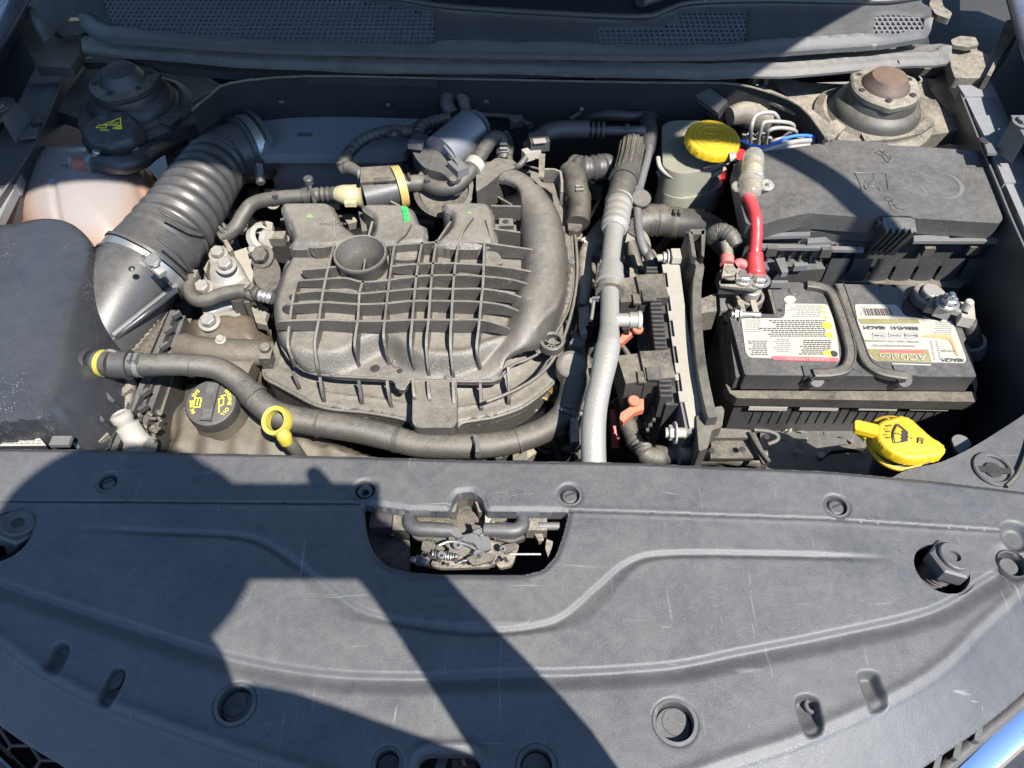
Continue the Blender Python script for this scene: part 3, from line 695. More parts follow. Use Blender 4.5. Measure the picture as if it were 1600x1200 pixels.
for u, v in ((1446, 190), (1428, 125)): ring('stud_hole', P(u, v, .916), .011, .006, .003, tanM, tr); disc('hole', P(u, v, .9162), .006, .001, darkM, tr)
for u, v in ((148, 172), (172, 108)): ring('stud_hole', P(u, v, .893), .011, .006, .003, dirtM, tl); disc('hole', P(u, v, .8932), .006, .001, darkM, tl)
tube('tower_harness', '250,196,.885 275,176,.89 310,152,.90 350,136,.92 395,125,.945', .004, dirtM, tl, flat=.5)
prism('back_gusset', '310,150 330,140 345,150 332,190 300,185', .86, .05, dirtM, tl)
for u, v in ((318, 178), (346, 155)): hexbolt('bolt', P(u, v, .87), .005, .008, plateM, tl, axis=(.2, -1, .5))
# ------------------------------------------------------------------ air filter box (left)
ab = thing('air_filter_box', 'large smooth black air filter cover at the left edge sprinkled with white specks', 'air filter box', P(60, 520, .86))
rim = smooth(PP('-300,400 -100,395 0,398 80,385 150,395 186,440 192,520 198,570 202,640 165,700 100,722 -300,725', .86), 4)
plat = smooth(PP('-300,345 -80,350 0,358 62,346 108,352 140,384 130,430 108,470 90,540 72,610 58,662 20,674 -100,676 -300,676', .93), 4)
def ab_z(X, Y, s):
    d = np.maximum(0, -sdf(X, Y, plat)); t = np.maximum(s, 0) / (np.maximum(s, 0) + d + 1e-6)
    u_ = np.clip(t / .86, 0, 1); z = .86 + .066 * (1 - (1 - u_) ** 1.75) + .006 * t
    q = P(133, 572, .885); dd = np.hypot(X - q.x, (Y - q.y)); z += .0 * dd
    z += .0012 * fbm(X, Y, 25, 9) - .002 * ss(X, -.42, -.6)
    return z
relief('cover', rim, ab_z, .0024, boxM, ab, skirt=.05, ang=60)
prism('front_rim', '-200,668 20,676 60,684 72,697 -200,700', .9, .03, boxM, ab, .002)
prism('label', '-200,678 40,680 60,682 72,696 -200,698', .9012, .0006, labM, ab, 0)
bm = bmesh.new()
for r_ in range(3):
    x = -20
    while x < 58:
        w = random.uniform(3, 9); addbox(bm, P(x + w / 2, 684.5 + r_ * 4, .902), (w * .0006, .0013, .0003)); x += w + 3
finish('print', bm, greyInk, ab)
for i, (u, v, l) in enumerate(((178, 628, 40), (162, 658, 40), (142, 678, 34), (124, 700, 22))):
    strip('fin', [P(u - 26, v - 26, .895), P(u, v, .882), P(u + 12, v + 6, .868)], .9, .03, .0035, boxM, ab, 4)
tube('base_flange', '205,598,.862 196,640,.860 176,668,.858 150,700,.856', .006, tanM, ab)
for k, (u, v) in enumerate(((196, 612), (180, 650), (160, 684))): box('clip_lug', P(u, v, .868), (.008, .012, .006), tanM, ab, ax=(1, -.7, 0))
lathe('spout_grommet', P(144, 571, .904), (.92, -.05, .38), [(.012, -.004), (.0185, -.004), (.0185, .003), (.0155, .005), (.012, .003)], boxM, ab, 36)
tube('spout', '128,570,.896 150,567,.903 165,568,.905', .0125, boxM, ab)
tube('spout_collar', '154,567,.904 176,569,.906', .0135, rubcM, ab, n=24, sub=1)
tube('yellow_band', '160,567,.9047 167,568,.9054', .0139, yel2M, ab, n=24, sub=1)
fb = thing('filter_housing_base', 'black rail of filter housing clips and ribs between the filter cover and the engine', 'filter housing', P(230, 600, .82))
for k, (o, z, m_, t) in enumerate(((0, .855, dirtM, .012), (22, .86, blackM, .006), (36, .85, blackM, .005), (50, .845, blackM, .006), (66, .83, dirtM, .008))):
    strip('rail', [P(258 + o * .55, 478 + o * .3, z), P(222 + o * .8, 560, z), P(150 + o * 1.2, 704, z)], z, .05, t, m_, fb, 2)
for k in range(9):
    t = k / 8; box('clip', P(274 - 70 * t + random.uniform(-6, 6), 492 + 195 * t, .862), (.004, .010, .006), blackM, fb, ax=(1, -.8, 0))
for k in range(7):
    t = k / 6; strip('rib', [P(228 - 30 * t, 512 + 40 * t, .858), P(248 - 30 * t, 500 + 40 * t, .862)], .86, .01, .002, tanM, fb, 1)
prism('side_plate', '180,540 230,498 250,505 200,600 178,640', .85, .05, blackM, fb)
for k in range(14):
    u, v = random.uniform(215, 262), random.uniform(640, 695); tube('debris', [P(u, v, .848), P(u + random.uniform(-9, 9), v + random.uniform(-5, 5), .852)], random.uniform(.001, .003), tanM, fb, n=7, sub=1)
# snout and duct
du = thing('intake_duct', 'big corrugated black rubber air duct curving from the filter box to the resonator', 'air duct', P(290, 330, .84))
ctr = PP('194,456,.868 226,414,.878 262,370,.882 292,326,.884 318,286,.882 344,252,.876 370,240,.872 410,233,.865')
def dmod(s, t):
    if t < .30: return 1 + (.02 if .05 < t < .07 or .24 < t < .26 else 0)
    if t < .70: return 1 + .05 * math.cos((t - .30) / .40 * 2 * math.pi * 8.5)
    return 1.0
tube('bellows', ctr, [.050, .0495, .0465, .043, .0405, .039, .0405, .041], ductM, du, n=64, sub=26, mod=dmod, ang=60)
def band(par, a, b, r, m_, nm='hose_clamp', w=0):
    return tube(nm, [a, b], r, m_, par, n=40, sub=1)
d0 = (ctr[1] - ctr[0]).normalized()
c0 = P(226, 420, .879)
band(du, c0 - d0 * .006, c0 + d0 * .006, .0525, steelM); 
band(du, c0 + d0 * .0075, c0 + d0 * .011, .054, ductM, 'bead'); band(du, c0 - d0 * .010, c0 - d0 * .0072, .054, ductM, 'bead')
box('clamp_screw', P(243, 418, .945), (.022, .009, .008), steelM, du, ax=(1, -.75, -.5), up=(.3, -.3, .9)); disc('screw_head', P(240, 408, .953), .0075, .005, steelM, du, axis=(.1, -.3, 1))
for k in range(5): box('clamp_notch', P(226 + k * 3.2, 398 + k * 2.4, .9455), (.001, .008, .001), inkM, du, ax=(1, -.75, -.3), bevel=0)
d1 = (ctr[7] - ctr[5]).normalized(); c1 = P(388, 232, .870)
band(du, c1 - d1 * .006, c1 + d1 * .006, .0445, steelM); band(du, c1 + d1 * .010, c1 + d1 * .016, .047, blackM, 'bead'); band(du, c1 - d1 * .014, c1 - d1 * .009, .0455, ductM, 'bead')
box('clamp_screw', P(404, 268, .868), (.02, .009, .008), steelM, du, ax=(.2, -1, -.6), up=(.7, -.3, .5)); disc('screw_head', P(406, 274, .866), .006, .012, steelM, du, axis=(.2, -1, -.5))
for s in ('246,372,.948 278,398,.925 300,424,.88', '252,332,.95 290,352,.93 322,366,.895'): tube('seam', s, .0016, ductM, du, n=8)
sn = thing('duct_snout', 'flat sided black plastic snout joining the filter box to the duct', 'duct snout', P(190, 480, .84))
bm = bmesh.new(); addtube(bm, [P(150, 540, .85), P(188, 470, .872), P(222, 418, .884)], [.050, .050, .048], 40, 1); finish('snout', bm, ductM, sn, ang=60)
for o in (0, 7): tube('rail', [P(176, 524 + o, .885 - o * .001), P(230, 482 + o, .888), P(276, 446 + o, .885)], .0035, boxM if o else plateM, sn, n=8)
disc('rivet', P(206, 420, .938), .0035, .002, boxM, sn)
# ------------------------------------------------------------------ coolant bottle
ct = thing('coolant_bottle', 'milky white coolant bottle with orange coolant and a black cap', 'coolant bottle', P(140, 300, .80))
co_ = smooth(PP('36,325 44,292 72,262 108,250 150,250 196,252 236,272 252,315 246,368 214,410 150,425 84,408 46,372', .84), 5)
def ct_z(X, Y, s):
    t = np.clip(s / .085, 0, 1); z = .84 + .060 * np.sqrt(np.maximum(0, 1 - (1 - t) ** 2))
    a = P(92, 300, .88); b = P(102, 380, .87); z -= .004 * np.exp(-(pdist(X, Y, [a, b]) / .004) ** 2)
    a = P(205, 262, .88); b = P(226, 320, .87); z -= .004 * np.exp(-(pdist(X, Y, [a, b]) / .004) ** 2)
    return z
relief('bottle', co_, ct_z, .0025, tankM, ct, skirt=.09, ang=70)
tube('weld_seam', smooth(PP('34,330 44,294 72,264 108,252 150,251 196,253 238,273 255,318 248,372 214,413 150,428 84,411 44,374', .838), 3), .003, tankM, ct, n=8, sub=1)
nk = P(185, 228, .892); ax = Vector((.05, -.12, 1)).normalized()
lathe('neck', nk - ax * .02, ax, [(.03, 0), (.029, .03)], tankM, ct)
cp = lathe('cap', nk, ax, [(.034, 0), (.039, .002), (.0395, .018), (.034, .028), (.031, .030), (0, .031)], rubcM, ct, 72, flute=lambda a, h: 1 - .055 * abs(math.cos(4 * a + .4)) ** .7 if h < .03 else 1 - .03 * abs(math.cos(4 * a)))
cpm = ax.to_track_quat('Z', 'Y').to_matrix()
def mark(nm, pts2, w, m_, par, c, ax, cl=True):
    "thin printed outline on a plane through c"
    x = Vector((1, 0, 0)); x = (x - ax * x.dot(ax)).normalized(); y = ax.cross(x); bm = bmesh.new(); q = [c + x * p[0] + y * p[1] for p in pts2]
    for i in range(len(q) if cl else len(q) - 1):
        a, b = q[i], q[(i + 1) % len(q)]; addbox(bm, (a + b) / 2, ((b - a).length + w * .6, w, .0004), ax=b - a, up=ax)
    return finish(nm, bm, m_, par)
cc = nk + ax * .0313
mark('warning_triangle', [(-.008, .004), (.014, .004), (.010, .018)], .0011, yelI, ct, cc, ax); mark('warning_triangle', [(.006, -.002), (.016, -.002), (.014, .003)], .0022, yelI, ct, cc, ax)
mark('book_symbol', [(-.016, -.002), (-.004, -.002), (-.003, .003), (-.013, .003)], .0009, yelI, ct, cc, ax); mark('print', [(-.009, -.006), (.001, -.006)], .0014, yelI, ct, cc, ax, False)
mark('symbol_lines', [(0, .006), (.004, .009), (.007, .006), (.010, .010)], .0009, yelI, ct, cc, ax, False)
lq = P(92, 268, .896); lax = Vector((-.25, -.25, 1)).normalized()
bm = bmesh.new(); addbox(bm, lq, (.030, .022, .0008), ax=(1, -.05, .2), up=lax); finish('label', bm, labM, ct)
mark('print', [(-.012, -.008), (.012, -.008), (.012, .008), (-.012, .008)], .0012, inkM, ct, lq + lax * .0009, lax); mark('print', [(0, -.005), (0, .005)], .0012, inkM, ct, lq + lax * .0009, lax, False); mark('print', [(-.008, 0), (.008, 0)], .0012, redI, ct, lq + lax * .001, lax, False)
tube('outlet', '122,262,.895 150,258,.90', [.012, .010], orgM, ct, n=18, sub=1); tube('outlet', '132,270,.892 138,290,.885', [.010, .004], orgM, ct, n=18, sub=1)
for s in ('46,246,.89 56,262,.885', '108,246,.905 116,262,.895', '28,268,.875 44,282,.872', '205,222,.905 214,236,.9', '36,276,.87 30,300,.86'): tube('tab', s, [.0035, .006], tankM, ct, n=10, sub=1, flat=.5)
prism('mount', '2,330 10,280 24,268 36,300 40,352 12,372', .86, .08, brownM, ct)
prism('mount', '-80,345 6,275 10,360 -40,420', .84, .08, orgM, ct)
th = thing('overflow_hose', 'short black hose clamped to the neck of the coolant bottle', 'hose', P(190, 250, .89))
tube('hose', '148,256,.901 170,258,.906 196,258,.908 220,250,.903 236,238,.893 262,226,.875 300,212,.85', [.0105, .0115, .0115, .0115, .0105, .009], ductM, th, mod=lambda s, t: 1 + .02 * math.sin(s * 2200))
tube('hose_clamp', '145,257,.901 152,257,.9025', .0135, steelM, th, n=24, sub=1); disc('clamp_screw', P(150, 243, .913), .0045, .008, steelM, th, axis=(.5, 0, 1))
# ------------------------------------------------------------------ resonator behind the engine
resM = mat('resonator_plastic', (.17, .185, .205), .42, .4, (.2, .19, .18), bump=.2, side=.5)
rs = thing('resonator_box', 'flat topped black resonator box in the hood shade behind the engine', 'resonator', P(520, 210, .82))
prism('lid', rounded(PP('402,186 408,181 480,181 496,172 640,170 668,176 676,190 652,206 634,238 600,241 404,241 396,230 403,212', .885), .006, 3), None, .014, resM, rs, .004, seg=3)
prism('body', rounded(PP('414,190 640,184 626,238 410,238', .872), .004), None, .066, resM, rs, .003, draft=-.02)
for u in (452, 560, 594): box('seam', P(u, 268, .835), (.0016, .002, .06), blackM, rs, bevel=0)
box('foot', P(430, 300, .81), (.03, .01, .004), whiteM, rs); box('foot', P(540, 296, .812), (.09, .004, .004), tanM, rs); box('side_tab', P(618, 244, .85), (.05, .03, .006), blackM, rs); disc('tab_pin', P(618, 243, .855), .007, .003, blackM, rs)
# ------------------------------------------------------------------ intake manifold
mf = thing('intake_manifold', 'dusty ribbed black nylon intake manifold filling the middle of the bay', 'intake manifold', P(660, 470, .83))
flp = smooth(PP('462,392 446,412 437,440 430,466 431,492 435,520 442,545 457,565 476,581 505,586 560,590 608,592 617,598 622,608 632,609 638,600 645,594 700,596 768,596 783,590 790,574 812,566 838,555 866,526 888,480 898,440 894,380 888,330', .865), 3, False) \
    + smooth(PP('888,305 876,284 850,266 800,254 760,256 742,276 748,300 790,310 812,328 812,385', .872), 3, False) + PP('800,392 520,392', .865)
dome = smooth([P(400 + x * .35, 300 + y * .35, .89) for x, y in ((112, 400), (92, 470), (100, 560), (118, 640), (165, 695), (280, 708), (380, 694), (450, 656), (540, 618), (620, 636), (680, 686), (760, 712), (880, 712), (960, 702), (1040, 664), (1130, 632), (1180, 560), (1240, 440), (1275, 340), (1240, 272), (1040, 242), (700, 232), (240, 245), (150, 300))], 3)
tubec = smooth(PP('766,262,.9 812,282,.9 842,322,.9 850,380,.9 846,430,.9 828,478,.9 796,512,.9 750,530,.9'), 5, False)
neck = P(564, 402, .905); nr = .0285
def mf_z(X, Y, s):
    d = -sdf(X, Y, dome); z = .866 + .0215 * (1 - ss(d, -.004, .017)) - .004 * ss(X, P(640, 450, .89).x, P(720, 450, .89).x) * (1 - ss(d, -.012, 0))
    z += .003 * ss(-d, .01, .05)
    dt = pdist(X, Y, tubec); r = .029; hq = .034 * ss(X, P(740, 530, .9).x, P(842, 470, .9).x) + .034 * (Y > P(0, 470, .9).y) * (1 - ss(X, P(740, 530, .9).x, P(842, 470, .9).x)); tb = .866 + (hq + .004) * np.sqrt(np.maximum(0, 1 - (dt / r) ** 2)) * (dt < r)
    z = np.maximum(z, tb)
    q = P(862, 541, .868); dd = np.hypot(X - q.x, Y - q.y); z = np.maximum(z, .866 + .006 * (1 - ss(dd, .013, .017)))
    z -= .0012 * (1 - ss(s, 0, .002))
    z += .003 * np.exp(-((pdist(X, Y, cseam)) / .002) ** 2)
    return z + .0005 * fbm(X, Y, 60, 4)
cseam = PP('896,400 888,450 868,500 838,536', .87)
relief('upper_shell', flp, mf_z, .0019, maniM, mf, [circ(neck.x * 0 + 564, 402, nr * .93, .905)], skirt=.006, ang=50)
tube('flange_edge', smooth(flp[6:110:4], 2, False), .0017, maniM, mf, n=8, sub=1)
lathe('neck_funnel', neck + Vector((0, 0, -.03)), (0, -.02, 1), [(.008, -.012), (.0125, 0), (.0135, .012), (.020, .022), (.0262, .034), (.0275, .0375), (.0292, .0378), (.0302, .0365), (.0302, .033), (.0285, .030), (.0285, .0)], maniM, mf, 56)
disc('neck_floor', neck + Vector((.002, 0, -.04)), .012, .002, darkM, mf)
box('neck_vane', neck + Vector((.003, -.004, -.018)), (.002, .02, .02), maniM, mf)
def zr(s, z0=.905):
    r = []
    for w in s.split():
        a = [float(q) for q in w.split(',')]; r.append(P(400 + a[0] * .35, 300 + a[1] * .35, a[2] if len(a) > 2 else z0))
    return r
RT = .0026
hr = ['238,247 300,246,.903 352,236', '590,238 700,230 850,222 1010,226 1150,244,.904 1290,266,.897', '205,346 290,340 365,332', '605,332 730,320 890,318 1100,333 1275,364,.898',
      '185,396,.9 300,388 400,384 470,400 560,396 720,376 880,370 1010,376 1140,390 1243,420,.897', '150,456,.897 300,440 460,452 590,442 720,432 880,432 1010,432 1120,448 1203,478,.897',
      '120,512,.895 155,500 300,492 460,500 590,496 700,486 880,486 1000,490 1100,504 1172,530,.897', '92,592,.892 110,576 300,570 450,576 590,574 690,570 880,570 1000,570 1080,588 1137,612,.894']
for s in hr: strip('rib', zr(s), .905, [.008, .018, .018, .018, .010], RT, maniM, mf, 5)
vr = ['182,398,.9 164,480 150,580,.9 142,680,.892 165,748,.878', '348,118,.91 350,220 326,320 300,440 280,570 262,680,.896 276,792,.876', '478,396 462,450 455,560 440,680,.898 458,756,.876',
      '690,140,.91 660,190,.91 622,232 605,320 590,440 575,570 570,650,.9 590,742,.878', '742,222 722,330 710,430 698,570 690,680,.898 706,778,.876', '806,214 790,320 780,430 770,570 760,680,.898 770,798,.876',
      '968,110,.91 930,160,.91 908,220 890,320 880,430 872,570 868,680,.898 880,804,.876', '1020,222 1014,400 1005,490 995,600 985,700,.896 1004,778,.876']
for s in vr: strip('rib', zr(s), .905, [.018, .02, .02, .022, .012], RT, maniM, mf, 5)
for s in ('1050,60 1182,64', '1052,162 1180,180', '1240,236,.893 1180,250,.88', '870,130 812,216', '1030,120,.91 1056,225', '520,130,.905 500,205,.9', '600,40,.9 640,60,.9', '200,170,.905 192,200,.9 230,212,.9'):
    strip('rib', zr(s), .905, .02, RT, maniM, mf, 2)
for s in ('600,250 608,250 700,262 720,262 716,300 610,300', '1020,262 1070,266 1092,290 1094,322 1016,322', '910,360 1000,372 1005,380 905,380'): prism('raised_pad', smooth(zr(s, .8945), 3), None, .006, maniM, mf, .001)
for k, (x, y) in enumerate(((1380, 352), (1360, 408), (1340, 458), (1308, 518), (1272, 576), (1238, 622), (1188, 676))):
    a, b, c = P(400 + .35 * (x - 12), 300 + .35 * (y - 12), .89), P(400 + .35 * (x + 16), 300 + .35 * (y + 8), .878), P(400 + .35 * (x - 16), 300 + .35 * (y + 12), .878)
    bm = bmesh.new(); addprism(bm, [a, c, b], .866); finish('gusset', bm, maniM, mf, .0006)
# runners over the rear edge
for s, mk in (('108,62 118,44 132,40 290,40 330,48 352,72 372,112 392,142 440,178 446,200 420,232 160,242 162,200 150,150 118,100', (240, 108, 16, 9)), ('472,66 490,48 640,48 690,62 712,90 728,130 762,150 764,200 740,228 504,232 500,214 524,160 522,110 492,84', None), ('830,62 846,42 1010,40 1046,56 1062,90 1068,140 1058,232 800,236 806,212 866,152 872,96 846,80', (952, 92, 12, 6))):
    rp = smooth(zr(s, .905), 3); ce = sum(rp, Vector()) / len(rp); v0 = ce.y
    def rz(X, Y, s_, ce=ce):
        return .906 - .006 * (1 - ss(s_, 0, .006)) - .05 * np.maximum(0, (ce.y + .004) - Y) * 4.4 * .05 + .0004 * fbm(X, Y, 70, 2)
    relief('runner', rp, rz, .0022, maniM, mf, skirt=.045, ang=50)
    if mk: prism('paint_mark', [P(400 + .35 * (mk[0] + mk[2] * math.cos(a) * (1 + .3 * math.sin(3 * a))), 300 + .35 * (mk[1] + mk[3] * math.sin(a)), .9072) for a in [k * .7 for k in range(9)]], None, .0006, mat('green_smudge' + str(mk[0]), (.09, .22, .06), .7, .5, bump=.3), mf, 0)
for ms in ('650,70 664,62 676,68 677,84 664,92 652,84', '656,86 672,84 680,96 676,106 660,104', '662,104 678,102 684,116 676,126 660,122'): prism('paint_mark', zr(ms, .9085), None, .0028, greenI, mf, .0002)
prism('bracket_tab', zr('1086,116 1146,118 1150,150 1084,152', .9), None, .006, maniM, mf, .001); disc('hole', P(790, 346, .9008), .0035, .0006, darkM, mf)
prism('inlet_flange', '744,268 776,246 800,250 806,262 786,268 760,290 744,300', .905, .04, maniM, mf, .003, r=.004)
ring('oil_boss', P(862, 541, .870), .0135, .0095, .010, maniM, mf); lathe('boss_hub', P(862, 541, .868), (0, 0, 1), [(.005, 0), (.004, .009), (0, .009)], maniM, mf, 20)
for k in range(3): box('boss_spoke', P(862, 541, .874), (.02, .0015, .006), maniM, mf, ax=(math.cos(k * 1.05 + .3), math.sin(k * 1.05 + .3), 0), bevel=0)
for u, v in ((586, 576), (771, 580)): lathe('bolt_hole', P(u, v, .8662), (0, 0, 1), [(0, .0004), (.004, .0006), (.0052, .0002)], darkM, mf, 18)
lathe('pour_spout', P(625, 583, .846), (0, -.2, 1), [(.010, 0), (.009, .018), (.0055, .022), (.0052, .0225), (.003, .021), (0, .018)], maniM, mf, 24); disc('hole', P(625, 579, .8685), .0028, .0006, darkM, mf)
# lower shell
ls = smooth(PP('438,520 424,548 411,572 414,588 432,598 463,615 492,630 522,637 560,640 596,645 641,655 650,668 706,668 716,662 726,656 767,650 800,640 822,630 846,612 866,594 880,566 890,530 900,495 905,470 860,450 700,500 500,500', .838), 3)
def ls_z(X, Y, s): return .838 - .003 * (1 - ss(s, 0, .002)) + .012 * ss(s, .03, .06) + .002 * np.exp(-((s - .016) / .002) ** 2) + .0005 * fbm(X, Y, 60, 6)
relief('lower_shell', ls, ls_z, .0024, maniM, mf, skirt=.010, ang=50)
ls2 = [p + Vector((0, 0, -.016)) for p in ls]; ce = sum(ls2, Vector()) / len(ls2); ls2 = [Vector((ce.x + (p.x - ce.x) * .985, ce.y + (p.y - ce.y) * .97, p.z)) for p in ls2]
bm = bmesh.new(); addprism(bm, ls2, .76); finish('lower_body', bm, maniM, mf)
for s in ('165,800,.866 190,862,.85', '285,826,.866 292,880,.856 300,922,.846', '458,840,.866 470,932,.846', '585,842,.866 592,900,.856 604,948,.844', '1000,840,.866 1006,962,.844', '1126,780,.872 1130,860,.86 1128,934,.846'):
    strip('lower_rib', zr(s), .86, [.016, .014, .006], .003, maniM, mf, 3)
prism('front_runner', zr('700,822 896,836 896,1030 880,1052 716,1052 698,1030', .866), None, .03, maniM, mf, .004, r=.006)
for i, (z, k) in enumerate(((.838, 0), (.828, 4))): prism('runner_lip', PP('644,%d 650,%d 706,%d 713,%d 712,640 645,640' % (660 + k, 668 + k, 668 + k, 656 + k), z), None, .006, maniM, mf, .0015, r=.004)
for s in ('700,836,.874 705,900,.872 712,925,.867', '768,838,.874 772,900,.872 778,932,.867', '880,842,.874 882,900,.872 885,945,.867'): strip('lower_rib', zr(s), .87, .014, .003, maniM, mf, 3)
for k in range(8): strip('lower_tooth', [P(478 + k * 19, 636 + k * 2.2, .826), P(486 + k * 19, 652 + k * 2.2, .80)], .82, .02, .004, maniM, mf, 1)
tube('lower_lip', smooth([p + Vector((0, 0, -.004)) for p in ls[0:84:3]], 2, False), .0022, maniM, mf, n=8, sub=1)
box('corner_clip', P(418, 560, .85), (.012, .014, .016), maniM, mf); disc('clip_knob', P(416, 548, .856), .006, .008, maniM, mf)
prism('web', zr('1060,66 1182,70 1184,182 1058,166', .872), None, .02, maniM, mf, .001)
# ------------------------------------------------------------------ fuse box
fx = thing('fuse_box', 'big flat black fuse box with raised arrows and a ribbed clip behind the battery', 'fuse box', P(1370, 300, .86))
FZ = .935
prism('lid', rounded(PP('1146,256 1168,243 1206,236 1290,223 1300,218 1380,222 1390,227 1440,229 1540,237 1548,246 1567,342 1562,349 1428,341 1421,337 1374,337 1368,341 1262,333 1224,341 1188,352 1166,350 1160,330', FZ), .004, 3), None, .022, blackM, fx, .0025, seg=3)
prism('lid_skirt', PP('1186,356 1268,356 1268,352 1368,360 1368,300 1180,300', .914), None, .018, blackM, fx, .001)
prism('lid_skirt', PP('1426,362 1562,366 1550,300 1426,300', .914), None, .018, blackM, fx, .001)
prism('lid_skirt', PP('1160,300 1560,300 1556,362 1168,362', .908), None, .02, blackM, fx, .001)
for s, z in (('1187,364 1266,362 1266,368 1187,370', .912), ('1187,380 1258,382 1262,376 1296,378 1298,384 1350,386 1350,391 1292,390 1286,388 1187,387', .900), ('1428,368 1480,366 1484,372 1560,370 1560,377 1428,377', .912), ('1262,372 1290,370 1300,378 1262,380', .904)):
    prism('ledge', s, z, .004, plateM, fx, .0008)
prism('tub', PP('1166,380 1556,384 1540,300 1180,300', .893), None, .08, blackM, fx, .003)
cb = PP('1374,338 1420,338 1412,402 1360,396', .92); cb = [Vector((p.x, p.y, z)) for p, z in zip(cb, (.925, .925, .885, .885))]
box('clip', P(1388, 370, .905), (.036, .018, .055), blackM, fx, up=(0, -.35, 1), ax=(1, -.04, 0)); box('clip_head', P(1396, 345, .928), (.040, .016, .006), blackM, fx, ax=(1, -.04, 0))
for k in range(5): box('clip_rib', P(1370 + k * 9.5, 376, .909), (.0022, .006, .05), blackM, fx, up=(0, -.4, 1), bevel=0)
for k in range(7):
    u = 1300 + k * 36; a = [P(u, 404, .885), P(u + 30, 404, .885), P(u + 4, 428, .862)]
    bm = bmesh.new(); q = [Vector((p.x, p.y, p.z)) for p in a]; addprism(bm, q, .84); finish('tooth', bm, blackM, fx, .0008)
prism('lower_ledge', '1190,402 1280,404 1290,420 1220,424 1190,420', .87, .02, blackM, fx, .002); prism('lower_ledge', '1300,412 1540,414 1500,450 1310,440', .85, .02, dirtM, fx, .002)
for s in ('1212,404 1226,402 1232,424 1222,426', '1240,410 1262,410 1262,415 1242,416', '1206,438 1232,438 1230,442 1206,442'): prism('lug', s, .884, .008, plateM, fx, .001)
for s in ('1345,224 1380,226 1380,232 1346,230', '1300,222 1328,222 1326,227 1302,227', '1392,230 1436,231 1436,235 1392,234'): prism('hinge_lug', s, .924, .008, blackM, fx, .001)
ol = lambda s, z=FZ + .0001, w=.0009: tube('embossed_outline', PP(s, z), w, blackM, fx, n=8, sub=1)
ol('1374,235 1386,244 1393,252 1385,254 1378,243 1366,239 1374,235'); ol('1374,235 1382,235 1382,240 1390,248'); ol('1384,242 1392,243 1392,250'); ol('1378,254 1386,258 1391,251')
ol('1336,270 1384,271 1388,296 1374,298 1372,292 1358,291 1352,298 1350,290'); ol('1336,270 1344,288 1346,298 1352,298'); ol('1368,272 1352,284 1360,279'); ol('1364,272 1366,280 1357,288')
ol('1385,306 1396,312 1391,314 1400,324 1412,326 1410,331 1394,329 1388,314 1383,314 1385,306'); ol('1390,318 1398,318 1402,326'); ol('1394,314 1398,322')
aA = smooth(PP('1476,272 1492,278 1502,290 1500,302 1486,309 1466,308', FZ + .0004), 5, False)
tube('scuff', aA, [.0006, .002, .0026, .0024, .0018, .0006], plateM, fx, n=8, sub=1, flat=.12)
for s in ('1446,282 1460,284', '1440,292 1446,300'): tube('scuff', PP(s, FZ + .0002), .0011, plateM, fx, n=8, sub=1, flat=.2)
# ------------------------------------------------------------------ battery
bt = thing('car_battery', 'black car battery with white warning label and gold trimmed label under two hold down straps', 'battery', P(1330, 600, .66))
BZ = .87
top = PP('1203,441 1252,441 1262,446 1310,446 1316,444 1462,447 1470,456 1484,493 1500,505 1510,530 1505,536 1525,586 1525,589 1164,586 1140,493 1142,490 1214,491', BZ)
prism('lid', rounded(top, .003, 2), None, .024, blackM, bt, .0018)
prism('lid_back', '1122,452 1212,452 1214,495 1138,498', .845, .02, blackM, bt, .002)
prism('terminal_wall', '1204,441 1214,489 1210,491 1198,445', BZ, .02, dirtM, bt, .001)
prism('shoulder', '1134,600 1150,606 1520,600 1526,622 1524,628 1152,622 1140,614', .842, .014, dirtM, bt, .002)
prism('shoulder_top', '1122,470 1500,480 1528,600 1525,612 1142,610', .842, .016, blackM, bt, .002)
prism('case', '1148,632 1520,632 1490,470 1130,470', .822, .17, blackM, bt, .003, draft=-.02)
for a, b in ((1171, 1231), (1251, 1311), (1344, 1404), (1425, 1485)):
    prism('rail_slot', '%d,632 %d,633 %d,637 %d,636' % (a, b, b, a), .826, .006, whiteM, bt, .0008)
for k in range(12): box('side_rib', P(1126 + k * 1.9, 505 + k * 9, .832), (.004, .004, .03), blackM, bt, bevel=.0005)
box('side_latch', P(1144, 520, .856), (.008, .018, .02), blackM, bt); prism('corner_wedge', '1132,484 1142,486 1140,500 1134,498', .85, .01, whiteM, bt, .001)
prism('corner_gusset', '1140,520 1156,518 1164,584 1150,590', .862, .03, blackM, bt, .002)
def lab(name, s, m, z, h=.0007, r=.004): return prism(name, rounded(PP(s, z), r, 4), None, h, m, bt, 0)
lab('warning_label', '1158,497 1222,497 1226,492 1227,474 1293,475 1302,498 1309,530 1312,563 1302,563 1170,558 1165,550', labM, BZ + .0008)
lab('label_red_band', '1206,556 1310,559 1311,565 1208,562', redI, BZ + .0013, .0004, .001)
lab('warranty_label', '1335,475 1400,476 1405,482 1416,495 1484,500 1490,506 1510,560 1508,567 1372,564 1362,560 1350,536 1342,512', labM, BZ + .0008)
lab('gold_band', '1341,498 1432,498 1438,505 1346,506', goldI, BZ + .0013, .0004, .001)
lab('gold_band', '1355,545 1450,546 1456,565 1376,564 1366,560', goldI, BZ + .0013, .0004, .001)
lab('red_stripe', '1378,547 1446,548 1443,551 1374,550', redI, BZ + .0018, .0004, .0005)
lab('white_strip', '1394,567 1455,569 1455,571 1394,569', labM, BZ + .0013, .0004, .0005)
lab('white_dot', '1229,462 1240,462 1245,468 1240,474 1229,474 1224,468', labM, BZ + .0008, .0005, .006)
